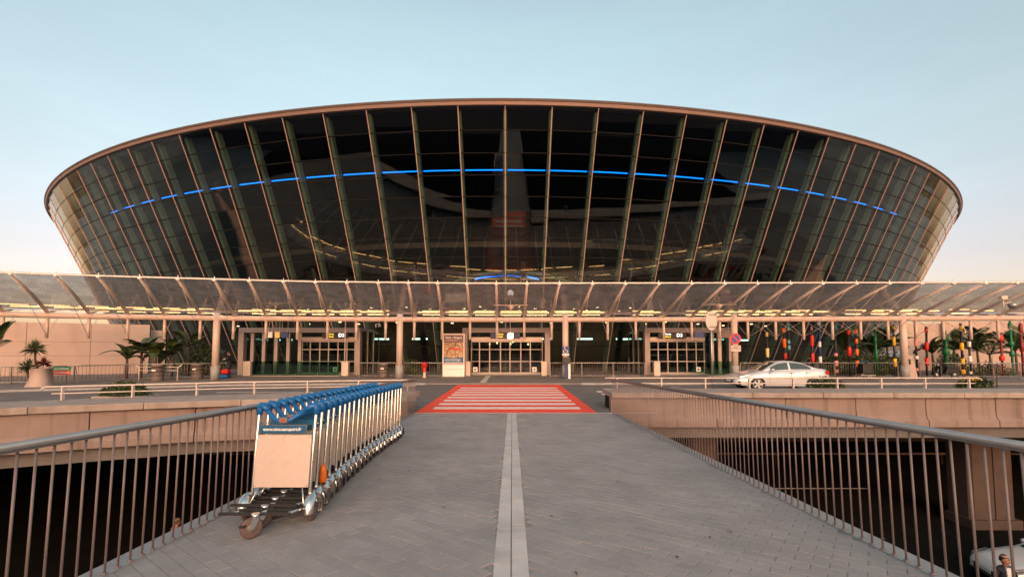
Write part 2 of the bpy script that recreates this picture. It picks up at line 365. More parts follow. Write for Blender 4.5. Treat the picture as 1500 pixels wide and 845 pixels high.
# centre strip: two rows of pale slabs
slab = MB().box((-.066, -.199, -.03), (.066, .199, .004)).mesh('strip_slab', 'strip_stone')
y = 2.2
while y < YE-.25:
    for k, xc in ((0, -.078), (1, .064)):
        inst(slab, 'strip_slab', fb, (xc, y+.2+(.0 if k == 0 else .13), random.uniform(-.001, .001)))
    y += .402
# diagonal running-bond pavers
A45 = R(-38); ca, sa = math.cos(A45), math.sin(A45); PLN, PW, GP = 0.24, 0.12, 0.0035
paver = MB()
hx, hy, z0, z1, bv = PLN/2-GP/2, PW/2-GP/2, -.012, 0, .002
paver.hexa([(-hx, -hy, z0), (hx, -hy, z0), (hx, hy, z0), (-hx, hy, z0)], [(-hx, -hy, z1-bv), (hx, -hy, z1-bv), (hx, hy, z1-bv), (-hx, hy, z1-bv)])
paver.f.pop(0); paver.f.pop(0); paver.sm.pop(0); paver.sm.pop(0)
paver.hexa([(-hx, -hy, z1-bv), (hx, -hy, z1-bv), (hx, hy, z1-bv), (-hx, hy, z1-bv)], [(-hx+bv, -hy+bv, z1), (hx-bv, -hy+bv, z1), (hx-bv, hy-bv, z1), (-hx+bv, hy-bv, z1)])
pme = paver.mesh('paver', 'paver')
spots = []
for i in range(-120, 121):
    for j in range(-180, 181):
        u = (i+(.5 if j % 2 else 0))*PLN; v = j*PW
        x = u*ca-v*sa; yy = u*sa+v*ca+7
        if not (1.0 < yy < YE-.04): continue
        if x < XL+.02 or x > XR-.02 or -.13 < x < .115: continue
        spots.append((x, yy, random.uniform(-.0018, .0018)))
vis = [s for s in spots if s[1] > 3.55 and abs(s[0])/s[1] < 1.08 and abs(s[0]) > .22]
vis.sort(key=lambda s: s[1]*s[1]+s[0]*s[0]*.15); near = set(vis[:300])
for s in vis[:300]: inst(pme, 'paver', fb, s, (random.uniform(-.006, .006), random.uniform(-.006, .006), A45))
rest = MB(); pv = [Vector(q.co) for q in pme.vertices]; pf = [tuple(p.vertices) for p in pme.polygons]
for s in spots:
    if s in near: continue
    b0 = len(rest.v)
    for q in pv: rest.v.append((s[0]+q.x*ca-q.y*sa, s[1]+q.x*sa+q.y*ca, s[2]+q.z))
    for f in pf: rest.f.append(tuple(b0+k for k in f)); rest.sm.append(False)
stuff(rest.build('paver_field', 'paver', fb))
# fallen leaves / bits
lf = MB().poly([(-.03, 0, .004), (0, -.012, .012), (.03, 0, .006), (0, .012, .01)]).mesh('dead_leaf', 'bark')
for px, py in ((791, 632), (905, 706), (1040, 788), (650, 744), (808, 757), (992, 817), (844, 841), (1294, 790), (1070, 780), (888, 690), (600, 690)):
    d = ray(px, py); t = -1.6/(d.z+SL*d.y); p = d*t
    o = inst(lf, 'dead_leaf', None, (p.x, p.y, BZ-SL*p.y+.006), (0, 0, random.uniform(0, 3)))
    tag(o, 'small dark dead leaf lying on the grey bridge paving', 'leaf', 'dead leaves on the bridge')

# ---- bridge railings
def railing(side, x, label):
    t = thing('bridge_railing', label, 'railing', (x, 0, BZ), BR)
    y0, y1 = 1.0, YE-.06
    MB().tube([(0, y0, 1.09), (0, y1, 1.09)], .027, 12).build('handrail', 'steel_rail', t)
    MB().box((-.018, y0, 1.052), (.018, y1, 1.06)).build('top_flat', 'steel_bar', t)
    bal = MB().tube([(0, 0, -.03), (0, 0, 1.054)], .0080, 8).mesh('baluster', 'steel_bar')
    foot = MB().lathe([(.02, .012), (.02, .02), (.012, .026)], n=10).mesh('foot', 'steel_bar')
    n = int((y1-y0)/.118)
    for i in range(n+1):
        o = inst(bal, 'baluster', t, (0, y0+.02+i*.118, 0), (random.uniform(-.004, .004), random.uniform(-.004, .004), 0))
        if y0+i*.118 < 7: inst(foot, 'foot', o)
railing(1, XR-.04, 'grey steel handrail with thin balusters along the right edge of footbridge')
railing(-1, XL+.04, 'grey steel handrail with thin balusters along the left edge of footbridge')

# ---- parapets of the elevated road
def polylen(pts): return sum((Vector(b)-Vector(a)).length for a, b in zip(pts, pts[1:]))
def along(pts, s):
    for a, b in zip(pts, pts[1:]):
        a = Vector((*a, 0)); b = Vector((*b, 0)); l = (b-a).length
        if s <= l: return a+(b-a)*(s/l)
        s -= l
    return b
def parapet(front, rear, label, off=0.0, wpanel=2.38):
    t = thing('parapet', label, 'parapet', (0, 0, 0)); Lf, Lr = polylen(front), polylen(rear)
    n = round(Lf/wpanel)
    def P(pts, L, s, z, o=0.0):
        p = along(pts, max(0, min(L, s))); q = along(pts, min(L, s+.05)); r_ = along(pts, max(0, s-.05)); d = (q-r_).normalized()
        return p+Vector((-d.y, d.x, 0))*o*SG+Vector((0, 0, z))
    # inward normal sign: towards the rear line
    p0 = along(front, Lf/2); p1 = along(rear, Lr/2); d0 = (along(front, Lf/2+.1)-p0).normalized()
    SG = 1 if Vector((-d0.y, d0.x, 0)).dot(p1-p0) > 0 else -1
    for i in range(n):
        f0, f1 = (i+.003)/n, (i+.997)/n
        a, b_, c, d = P(front, Lf, f0*Lf, .42), P(front, Lf, f1*Lf, .42), P(rear, Lr, f1*Lr, .42), P(rear, Lr, f0*Lr, .42)
        dz = Vector((0, 0, .18+random.uniform(-.006, .006)))
        o = MB().hexa([a, b_, c, d], [a+dz, b_+dz, c+dz, d+dz]).build('cap_slab', 'concrete_cap', t); bevel(o, .015, 2)
        # girder face panel: recessed, with curved toe
        g0, g1 = (i+.506)/n, (i+1.494)/n
        if i == n-1: g1 = 1
        if i == 0: g0 = 0
        prof = [(.16, .425), (.16, .0), (.155, -.18), (.13, -.27), (.07, -.33), (.055, -.36), (.055, -.55), (.35, -.55), (.5, .425)]
        A = [P(front, Lf, g0*Lf, z, o_) for o_, z in prof]; B = [P(front, Lf, g1*Lf, z, o_) for o_, z in prof]
        MB().hexa(A, B).build('girder_panel', 'concrete', t)
    core = [P(front, Lf, 0, z, o_) for o_, z in ((.3, .41), (.3, -.53), (.9, -.53), (.9, .41))]
    m = MB()
    for k in range(12):
        s0, s1 = k/12*Lf, (k+1)/12*Lf
        m.hexa([P(front, Lf, s0, z, o_) for o_, z in ((.48, .41), (.48, -.53), (1.2, -.53), (1.2, .41))], [P(front, Lf, s1, z, o_) for o_, z in ((.48, .41), (.48, -.53), (1.2, -.53), (1.2, .41))])
    m.build('core', 'concrete_dark', t)
    return t
parapet([(3.35, YR), (60, YR)], [(3.35, YRR), (60, YRR)], 'long concrete road parapet right of the footbridge')
parapet(FRONT_L, REAR_L, 'long concrete road parapet bending away left of the footbridge')

# ---- low white road barriers on the parapets
def barrier(pts, step, label, endleft=False):
    t = thing('road_barrier', label, 'barrier', (0, 0, .6)); Lr = polylen(pts)
    ps = [along(pts, Lr*i/40) for i in range(41)]
    for z, r_ in ((.385, .026), (.19, .018)):
        pp = [p+Vector((0, 0, z)) for p in ps]
        if z > .3:
            e = pp[-1]; d = (pp[-1]-pp[-2]).normalized(); pp += [e+d*.12, e+d*.2+Vector((0, 0, -.03)), e+d*.24+Vector((0, 0, -.09))]
        MB().tube(pp, r_, 8).build('rail', 'white_rail', t)
    n = int(Lr/step); post = MB().box((-.02, -.045, 0), (.02, .045, .37)).mesh('post', 'white_rail')
    for i in range(n+1):
        p = along(pts, Lr-.25-i*step); inst(post, 'post', t, p)
barrier([(3.45, YRR-.12), (17.2, YRR-.12)], 1.63, 'low white two-bar barrier on the right parapet before the silver car')
barrier([(-3.35, 16.25), (-9.0, 15.1), (-13.1, 13.3)], 1.62, 'low white two-bar barrier on the left parapet behind the trolleys')

# ---- raised red and white crossing
cr = struct(bpy.data.objects.new('crosswalk', None)); C.objects.link(cr)
def quadZ(corners, z): return [atZ(px, py, z) for px, py in corners]
base = quadZ([(613, 601), (870, 601), (829, 563.5), (662, 563.5)], .006)
base = [Vector((base[0].x, 15.15, .006)), Vector((base[1].x, 15.15, .006)), Vector((base[1].x, 26.85, .006)), Vector((base[0].x, 26.85, .006))]
X0, X1 = base[0].x, base[1].x
MB().hexa([(X0, 15.15, -.02), (X1, 15.15, -.02), (X1, 26.85, -.02), (X0, 26.85, -.02)], [(X0, 15.15, .006), (X1, 15.15, .006), (X1, 26.85, .006), (X0, 26.85, .006)]).build('red_field', 'red_paint', cr)
sx0, sx1 = atZ(636, 597.5, 0).x, atZ(849, 597.5, 0).x
ys = [597.6, 591.3, 585.4, 579.8, 575.5, 571.9, 568.6]
st = MB().box((sx0, -.27, .007), (sx1, .27, .012)).mesh('stripe', 'white_paint')
Y0s, Y1s = atZ(742, 597.6, 0).y, atZ(742, 568.3, 0).y
for i in range(8): inst(st, 'stripe', cr, (0, Y0s+(Y1s-Y0s)*i/7, 0))
# second, plain white crossing to the right, and lane line
c2 = struct(bpy.data.objects.new('zebra_marking', None)); C.objects.link(c2)
for i in range(5): MB().box((0, -.3, 0), (2.6, .3, .004)).build('stripe', 'white_paint', c2, (4.1-i*.0, 17.6+i*1.25, .004))
for x0, x1, y in ((-14, -6.5, 22.2), (5.8, 9, 25.0), (-5.2, -3.9, 19.0)):
    struct(MB().box((x0, y-.06, .004), (x1, y+.06, .008)).build('lane_line', 'white_paint'))
struct(MB().hexa([(-4.6, 15.03, .003), (4.7, 15.03, .003), (4.7, 15.13, .003), (-4.6, 15.13, .003)], [(-4.6, 15.03, .009), (4.7, 15.03, .009), (4.7, 15.13, .009), (-4.6, 15.13, .009)]).build('threshold_line', 'strip_stone'))
struct(MB().box((-1.9, 27.3, .1), (-1.55, 34.5, .105)).build('tactile_strip', 'strip_stone'))
# ================================================================== TERMINAL BOWL
TC = Vector((-1.0, 106.0, 0)); RT, ZT, K = 75.0, 19.1, 0.457      # rim radius, rim height, lean (m per m)
def rad(z): return RT-(ZT-z)*K
def pol(r, phi, z): return Vector((TC.x+r*math.sin(phi), TC.y-r*math.cos(phi), z))
DP = R(2.5); PH0 = R(0.4); NB = 21
term = thing('airport_terminal', 'huge dark glass terminal shaped like a bowl with a pale curved rim', 'terminal', (0, 0, 0))
def ring(prof, ph0, ph1, n, name, m, parent, smooth=True, closed=True):
    mb = MB(); np_ = len(prof)
    for i in range(n+1):
        ph = ph0+(ph1-ph0)*i/n
        for r_, z in prof: mb.v.append(tuple(pol(r_, ph, z)))
    for i in range(n):
        for k in range(np_ if closed else np_-1):
            mb.f.append((i*np_+k, i*np_+(k+1) % np_, (i+1)*np_+(k+1) % np_, (i+1)*np_+k)); mb.sm.append(smooth)
    return mb.build(name, m, parent)
TWO = 2*math.pi
ring([(RT-.25, ZT-.29), (RT+.04, ZT-.29), (RT+.12, ZT-.09), (RT-.25, ZT-.09)], 0, TWO, 288, 'rim_fascia', 'rim_light', term, False)
ring([(RT-1.0, ZT-.08), (RT+.16, ZT-.08), (RT+.22, ZT+.02), (RT+.14, ZT+.12), (RT-1.0, ZT+.14)], 0, TWO, 288, 'rim_cap', 'rim_dark', term, False)
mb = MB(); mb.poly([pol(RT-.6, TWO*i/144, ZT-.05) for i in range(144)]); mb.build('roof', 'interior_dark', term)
# glazing rows
ROWH = 1.375; ZG = ZT-.31
def pt(phi, z, out=0.0): return pol(rad(z)+out, phi, z)
def panel_mesh(mb, p0, p1, za, zb, t=.03, jig=0.0):
    j0, j1 = random.uniform(-jig, jig), random.uniform(-jig, jig)
    A = [pt(p0, za, j0), pt(p1, za, j1), pt(p1, zb, -j0), pt(p0, zb, -j1)]
    mb.hexa([pt(p0, za, j0-t), pt(p1, za, j1-t), pt(p1, zb, -j0-t), pt(p0, zb, -j1-t)], A)
gapP = R(.035); low = MB()
cells = []
for i in range(-NB, NB):
    for k in range(13):
        zb = ZG-k*ROWH; za = max(.12, zb-ROWH)
        cells.append((i, k, za+.02, zb-.02))
big = sorted(cells, key=lambda c: (c[1] > 7, abs(c[0]+.5)))[:300]; bs = set(big)
for c in cells:
    i, k, za, zb = c; p0, p1 = PH0+i*DP+gapP, PH0+(i+1)*DP-gapP
    if c in bs:
        mb = MB(); panel_mesh(mb, p0, p1, za, zb, jig=.013); mb.build('glass_panel', 'facade_glass', term)
    else: panel_mesh(low, p0, p1, za, zb, jig=.010)
stuff(low.build('glass_panel_field', 'facade_glass', term))
# rest of the ring, not glazed in detail
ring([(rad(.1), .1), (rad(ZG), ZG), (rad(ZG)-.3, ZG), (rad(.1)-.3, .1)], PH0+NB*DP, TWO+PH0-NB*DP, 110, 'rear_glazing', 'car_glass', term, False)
for i in range(-NB, NB+1):
    ph = PH0+i*DP; t_ = Vector((math.cos(ph), math.sin(ph), 0)); 
    def mq(z, o, s): return pt(ph, z, o)+t_*s
    # pale outer mullion
    m = MB(); m.hexa([mq(.1, -.02, -.027), mq(.1, -.02, .027), mq(.1, .045, .027), mq(.1, .045, -.027)], [mq(ZG, -.02, -.027), mq(ZG, -.02, .027), mq(ZG, .045, .027), mq(ZG, .045, -.027)]); m.build('mullion', 'mullion', term)
    # green-grey steel fin inside
    m = MB(); m.hexa([mq(.1, -.45, -.13), mq(.1, -.45, .13), mq(.1, -.9, .13), mq(.1, -.9, -.13)], [mq(ZG, -.45, -.13), mq(ZG, -.45, .13), mq(ZG, -.9, .13), mq(ZG, -.9, -.13)]); m.build('inner_fin', 'fin', term)
for k in range(1, 13):
    z = ZG-k*ROWH
    ring([(rad(z)-.08, z-.03), (rad(z)+.008, z-.03), (rad(z)+.008, z+.03), (rad(z)-.08, z+.03)], PH0-NB*DP, PH0+NB*DP, NB*2, 'transom', 'joint_dark', term, False)
# interior
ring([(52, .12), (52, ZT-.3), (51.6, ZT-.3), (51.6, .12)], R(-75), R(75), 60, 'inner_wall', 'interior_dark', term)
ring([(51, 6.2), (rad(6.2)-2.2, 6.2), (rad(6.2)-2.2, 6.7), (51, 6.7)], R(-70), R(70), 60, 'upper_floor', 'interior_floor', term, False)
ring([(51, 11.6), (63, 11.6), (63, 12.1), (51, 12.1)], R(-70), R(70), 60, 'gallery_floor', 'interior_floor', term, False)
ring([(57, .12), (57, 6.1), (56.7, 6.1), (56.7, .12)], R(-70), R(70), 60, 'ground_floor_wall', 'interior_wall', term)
seg = R(2.5)
for i in range(-13, 13):
    a, b_ = PH0+i*seg+R(.14), PH0+(i+1)*seg-R(.14); zb = 15.32; rb = rad(zb)-1.05
    MB().tube([pol(rb, a+(b_-a)*q/4, zb) for q in range(5)], .042, 6).build('blue_light_tube', 'blue_light', term)
# small blue arc and pale arch inside the lower middle
Zarc = 7.9
MB().tube([Vector((TC.x+.54-2.9+5.8*q/16, 41.5, 8.28+.36*math.sin(math.pi*q/16)**.6)) for q in range(17)], .06, 6).build('blue_arc', 'blue_light', term)
m = MB()
arc = [(TC.x+.9+6.2*math.cos(math.pi-math.pi*q/20), 42.5, 6.9+2.25*math.sin(math.pi*q/20)) for q in range(21)]
m.tube(arc, .22, 6); m.build('entrance_arch', 'fin', term)
# ceiling lights of the ground floor
for i in range(-20, 21):
    for rr_ in ((63.5, 60.0) if i % 2 else (61.5,)):
        p = pol(rr_, R(1.6)*i+R(random.uniform(-.3, .3)), 5.9 if i % 3 else 4.6)
        MB().lathe([(.13, 0), (.13, .06)], n=10).build('down_light', 'down_light', term, p)
for i in range(-14, 15, 2):
    p = pol(58.5, R(2.1)*i, 3.1); MB().box((-.8, -.05, -.08), (.8, .05, .08)).build('sign_light', 'cool_light', term, p)
rdl = random.Random(9)
for i in range(16):   # warm hanging lamps in the hall behind the central doors
    MB().lathe([(.03, -.09), (.08, 0), (.03, .09)], n=8).build('hall_lamp', 'down_light', term, (rdl.uniform(-3.0, 3.2), rdl.uniform(41, 46), rdl.uniform(2.45, 3.0)))
# leaning dark base struts that carry the bowl
for i in range(-18, 19, 3):
    ph = PH0+(i+.5)*DP
    MB().tube([pol(rad(.1)-1.6, ph, .1), pol(rad(9)-1.6, ph, 9)], .26, 8).build('raking_column', 'black', term)

# ================================================================== CANOPY
ZP, ZF = 4.04, 5.77
YP = [(-150, 24.6), (0, 26.5), (150, 28.3), (300, 29.7), (450, 30.7), (750, 31.5), (1050, 31.1), (1500, 29.8), (1650, 29.3)]
YF = [(-150, 21.3), (0, 22.7), (150, 23.8), (300, 24.8), (450, 25.8), (700, 26.5), (1000, 26.4), (1500, 26.1), (1650, 26.0)]
TOPS = [-128, -55, 15.6, 82, 144, 204.4, 260.4, 314, 365, 415, 462, 508, 554, 598, 641, 684, 727, 772, 819.5, 868, 916, 965, 1013, 1061.5, 1109.6, 1158, 1205, 1254.7, 1303, 1350, 1397, 1443.5, 1490, 1537, 1584, 1631]
BOTS = [-63, 4.7, 70, 130.7, 188, 241.7, 293.8, 342.4, 390, 436, 480, 522, 565, 607, 647.7, 688.5, 728, 768, 808, 848.7, 890, 931, 972, 1013, 1054, 1095, 1135.7, 1176.6, 1218.8, 1260, 1300, 1341, 1381, 1421, 1461, 1502]
def onH(px, Y, z): return Vector(((px-CX)/FPX*(Y*math.cos(PITCH)+(z-EYE)*math.sin(PITCH)), Y, z))
can = thing('entrance_canopy', 'long white steel and glass canopy with raking arms along the terminal front', 'canopy', (0, 0, 0))
bots = [onH(x, interp(x, YP), ZP) for x in BOTS]; tops = [onH(x, interp(x, YF), ZF) for x in TOPS]
pp = [bots[0]+(bots[0]-bots[1])]+bots+[bots[-1]+(bots[-1]-bots[-2])]
MB().tube(pp, .175, 14).build('main_tube', 'white_steel', can)
MB().tube([p+Vector((0, 0, .05)) for p in tops], .038, 6).build('front_edge_tube', 'arm_steel', can)
MB().tube([p+Vector((0, .0, .42)) for p in pp], .04, 6).build('light_rail', 'white_steel', can)
backs = []
for b_, t_ in zip(bots, tops):
    d = (b_-t_); d.z = 0; d.normalize(); backs.append(b_+d*2.6+Vector((0, 0, .62)))
MB().tube(backs, .05, 6).build('rear_edge_tube', 'white_steel', can)
for i, (b_, t_, k_) in enumerate(zip(bots, tops, backs)):
    up = Vector((0, 0, .17)); dr = (t_-b_).normalized()
    arm = MB(); arm.tube([b_+up, b_+(t_-b_)*.5+up*.9, t_+Vector((0, 0, -.02))], [.10, .088, .062], 8); arm.build('arm', 'arm_steel', can)
    k = MB(); k.lathe([(.05, -.09), (.085, -.05), (.085, .05), (.05, .09)], t_+Vector((0, 0, 0)), 'X', 10); k.tube([t_, t_+Vector((0, 0, .2))], .025, 6); k.build('arm_knuckle', 'arm_steel', can)
    MB().tube([b_+up, k_], [.085, .055], 8).build('rear_arm', 'white_steel', can)
    st_ = MB(); st_.tube([b_+Vector((0, 0, -.1)), b_+Vector((0, 0, -1.33))], .085, 10); st_.tube([b_+Vector((0, 0, -1.325)), b_+Vector((0, 0, -1.37))], .06, 8); st_.build('drop_stub', 'white_steel', can)
    e = b_+Vector((0, 0, -1.2))
    MB().tube([e, b_+(t_-b_)*.86+Vector((0, 0, .0))], .012, 5).build('tie_rod', 'white_steel', can)
    MB().tube([e, k_], .012, 5).build('rear_tie_rod', 'white_steel', can)
    if i+1 < len(bots):
        b2, t2, k2 = bots[i+1], tops[i+1], backs[i+1]
        if i % 1 == 0 and -200 < BOTS[i] < 1600:
            if i > 24: MB().tube([e, b2+Vector((0, 0, -.1))], .008, 5).build('cross_rod', 'white_steel', can); MB().tube([bots[i+1]+Vector((0, 0, -1.2)), b_+Vector((0, 0, -.1))], .008, 5).build('cross_rod', 'white_steel', can)
        o = Vector((0, 0, .17)); gl = MB(); off = Vector((0, 0, .012))
        q0, q1, q2, q3 = b_+(t_-b_)*.10+o, b2+(t2-b2)*.10+o, t2+Vector((0, 0, .10)), t_+Vector((0, 0, .10))
        s_ = (q1-q0).normalized()*.03
        gl.hexa([q0+s_, q1-s_, q2-s_, q3+s_], [q0+s_+off, q1-s_+off, q2-s_+off, q3+s_+off]); gl.build('glass_pane', 'canopy_glass', can)
        gl = MB(); q0, q1, q2, q3 = b_+(k_-b_)*.14+o*1.3, b2+(k2-b2)*.14+o*1.3, k2+Vector((0, 0, .12)), k_+Vector((0, 0, .12))
        gl.hexa([q0+s_, q1-s_, q2-s_, q3+s_], [q0+s_+off, q1-s_+off, q2-s_+off, q3+s_+off]); gl.build('rear_glass_pane', 'canopy_glass', can)
        if BOTS[i] in (293.8, 972, 890, 565) or (i > 27 and i % 2 == 0 and i != 30): continue
        v = (b2-b_); 
        for nm, du in (('light_tube', Vector((0, .05, .50))), ('rear_light_tube', Vector((0, 1.6, .70)))):
            MB().tube([b_+v*.12+du, b_+v*.90+du], .034 if nm == 'light_tube' else .024, 6).build(nm, 'tube_light', can)
for px in (318, 586, 828, 1075, 1322):
    Y = interp(px, YP); p = onH(px, Y, ZP); c_ = MB(); c_.tube([(p.x, p.y, .9), (p.x, p.y, ZP+.45)], .205, 20); col = c_.build('column', 'white_steel', can)
    MB().lathe([(.25, .1), (.25, .95), (.21, .97)], (p.x, p.y, 0), n=20).build('column_base', 'kerb_stone', col)
# ================================================================== PORTALS
YPT = 35.0
def PX(px, Y=YPT, z=1.5): return onH(px, Y, z).x
def PZ(py, Y=YPT): return atY(750, py, Y).z
def portal(xl, xr, dl, dr, label, posts, mulls, sign, closed_side):
    t = thing('entrance_portal', label, 'entrance', ((xl+xr)/2, YPT, .1)); cx = (xl+xr)/2; a, b_ = xl-cx, xr-cx
    H = PZ(480)-.1; hw = .40
    for x in (a, b_-hw): bevel(MB().box((x, 0, 0), (x+hw, .5, H-.36)).build('portal_post', 'portal', t), .02)
    bevel(MB().box((a, -.003, H-.36), (b_, .5, H)).build('portal_lintel', 'portal', t), .02)
    MB().box((a+.05, .5, H-.2), (b_-.05, 5.2, H-.02)).build('porch_roof', 'portal', t)
    for x in (a+.05, b_-.11):
        for k in range(3):
            MB().box((x, .55+k*1.55, .05), (x+.06, 2.02+k*1.55, H-.24)).build('side_pane', 'door_glass', t)
            MB().box((x-.03, 2.03+k*1.55, 0), (x+.09, 2.1+k*1.55, H-.2)).build('side_post', 'portal_steel', t)
    d0, d1 = dl-cx, dr-cx
    MB().box((d0, .12, 2.55), (d1, .45, 2.85)).build('door_header', 'portal_steel', t)
    MB().box((a+hw, .2, 0), (b_-hw, .5, .09)).build('threshold', 'kerb_stone', t)
    xs = sorted(set([d0]+[m-cx for m in mulls]+[d1]))
    for k, (p, q) in enumerate(zip(xs, xs[1:])):
        lf_ = MB(); fw = .035
        lf_.box((p+.005, .26, .10), (p+.005+fw, .32, 2.54)); lf_.box((q-.005-fw, .26, .10), (q-.005, .32, 2.54))
        lf_.box((p+.005+fw, .26, .10), (q-.005-fw, .32, .2)); lf_.box((p+.005+fw, .26, 2.48), (q-.005-fw, .32, 2.54))
        leaf = lf_.build('door_leaf', 'portal_steel', t)
        MB().box((p+.04, .28, .2), (q-.04, .295, 2.48)).build('door_pane', 'door_glass', leaf)
    for z in (1.02, 1.92): MB().tube([(d0, .2, z), (d1, .2, z)], .035, 6).build('push_bar', 'white_rail', t)
    for p in posts:
        MB().box((p-cx-.12, .15, .09), (p-cx+.12, .42, H-.37)).build('glazing_post', 'portal_steel', t)
    xs2 = sorted([a+hw]+[p-cx for p in posts]+[d0 if d0-a > b_-d1 else b_-hw]) if posts else []
    for p, q in zip(xs2, xs2[1:]):
        if q-p > .3: MB().box((p+.13, .27, .1), (q-.13, .29, H-.38)).build('side_glazing', 'door_glass', t)
    # fascia glass above the header
    MB().box((d0, .3, 2.86), (d1, .32, H-.38)).build('transom_glass', 'door_glass', t)
    for sx, sy in sign.get('stickers', []):
        s = MB().box((sx-cx-.17, .17, .25), (sx-cx+.17, .175, .6)).build('door_sticker', 'sign_white', t); MB().lathe([(.08, -.004), (.08, 0)], (0, 0, 0), 'Y', 12).build('sticker_dot', 'bin_metal', s, (sx-cx, .168, .42))
    return t, cx
def xp(l): return [PX(p) for p in l]
mL = xp([452, 466, 479, 493, 506])
tL, cL = portal(PX(348), PX(527), PX(440), PX(518), 'wide glazed D3 entrance portal left of the advert column', xp([367, 384, 402, 420, 437]), mL, {'stickers': [(PX(490), 0)]}, 'l')
tC, cC = portal(PX(677), PX(806), PX(690), PX(795), 'central entrance portal with sliding glass doors behind the red crossing', [], xp([702, 717, 733, 747, 763, 777]), {'stickers': [(PX(696), 0), (PX(783), 0)]}, '')
tR, cR = portal(PX(945), PX(1076), PX(952), PX(1034), 'glazed D3 entrance portal behind the grey oval road sign', xp([1045, 1056]), xp([966, 980, 994, 1008, 1022]), {'stickers': [(PX(1024), 0)]}, 'r')
def door_sign(t, x, wd, label_lines, num, big=None):
    s = MB().box((-wd/2, 0, -.22), (wd/2, .08, .22)).build('door_sign', 'black', t, (x, -.12, 2.98))
    for k, (l, m_) in enumerate(label_lines): text('lettering', l, .19, m_, s, (-wd*.16, -.006, .09-.19*k))
    if num: text('lettering', num, .36, 'sign_lit', s, (wd*.25, -.006, 0))
    return s
door_sign(tL, PX(491)-cL, 1.9, [('Porte', 'sign_yellow'), ('Door', 'sign_yellow')], 'D3')
door_sign(tR, PX(985)-cR, 2.1, [('Porte', 'sign_lit'), ('Door', 'sign_yellow')], 'D3')
s = door_sign(tC, PX(740)-cC, 2.25, [('Porte', 'sign_yellow'), ('Door', 'sign_yellow')], None)
MB().box((.3, -.02, -.15), (.62, -.002, .17)).build('white_plate', 'sign_lit', s); MB().box((.8, -.012, -.19), (1.05, -.002, .19)).build('blue_plate', 'navy_paint', s)
MB().box((-1.05, -.012, -.19), (-.8, -.002, .19)).build('blue_plate', 'navy_paint', s)
# low white blocks beside the doors
for px0, px1, lab in ((682, 689, 'low pale block at the left side of the central doors'), (793, 801, 'low pale block at the right side of the central doors'), (958, 967, 'low pale block left of the right D3 doors'), (500, 510, 'low pale block carrying the branching mast'), (356, 367, 'low pale block at the foot of the left portal post')):
    Y = 33.9; x0, x1 = PX(px0, Y), PX(px1, Y)
    o = MB().box((x0, Y, .1), (x1, Y+.35, 1.16)).build('bollard_block', 'white_steel'); bevel(o, .03); tag(o, lab, 'block')
# green glass screens
def screen(px0, px1, Y, lab):
    t = thing('glass_screen', lab, 'glass screen', (PX(px0, Y), Y, .1)); x = 0; W = PX(px1, Y)-PX(px0, Y); n = max(1, round(W/1.6))
    for i in range(n): MB().box((W*i/n+.02, 0, .06), (W*(i+1)/n-.02, .02, 1.08)).build('pane', 'green_glass', t)
    MB().box((0, -.04, 0), (W, .06, .06)).build('base_rail', 'portal_steel', t)
screen(369, 498, 33.6, 'low green glass screen in front of the left D3 portal')
screen(1036, 1072, 33.6, 'short green glass screen beside the right D3 portal')

# ================================================================== FENCES on the pavement
def fence(pts, lab):
    t = thing('pavement_fence', lab, 'fence', (0, 0, .1)); L_ = polylen(pts)
    P_ = [along(pts, L_*i/20) for i in range(21)]
    MB().tube([p+Vector((0, 0, 1.0)) for p in P_], .028, 6).build('top_rail', 'steel_rail', t)
    MB().tube([p+Vector((0, 0, .12)) for p in P_], .016, 6).build('bottom_rail', 'steel_rail', t)
    m = MB(); n = int(L_/.17)
    for i in range(n+1):
        p = along(pts, L_*i/n); m.tube([p+Vector((0, 0, .12)), p+Vector((0, 0, .99))], .0115, 5)
    stuff(m.build('balusters', 'steel_bar', t))
    n = max(1, round(L_/2.4)); pm = MB().box((-.025, -.025, 0), (.025, .025, 1.0)).mesh('post', 'steel_bar')
    for i in range(n+1): inst(pm, 'post', t, along(pts, L_*i/n))
YFc = 32.3
fence([(-38, 20.5), (-31, 24.3), (PX(98, 26.8), 26.8)], 'slim railing in front of the pink wall at far left')
fence([(PX(110, 27.0), 27.0), (PX(200, 29.3), 29.3), (PX(312, 31.4), 31.4)], 'slim railing behind the bins and banana plants on the left')
fence([(PX(323, YFc), YFc), (PX(336, YFc), YFc)], 'short railing beside the person waiting by the column')
fence([(PX(527, YFc), YFc), (PX(580, YFc), YFc)], 'slim railing between the left D3 portal and the next column')
fence([(PX(592, YFc), YFc), (PX(648, YFc), YFc)], 'slim railing behind the red hydrant')
fence([(PX(806, YFc), YFc), (PX(944, YFc), YFc)], 'slim railing right of the central doors')
fence([(PX(1084, YFc), YFc), (PX(1314, YFc), YFc)], 'slim railing behind the silver car')
fence([(PX(1346, YFc), YFc), (PX(1500, 31.5), 31.5), (32, 31)], 'slim railing behind the scooter at far right')

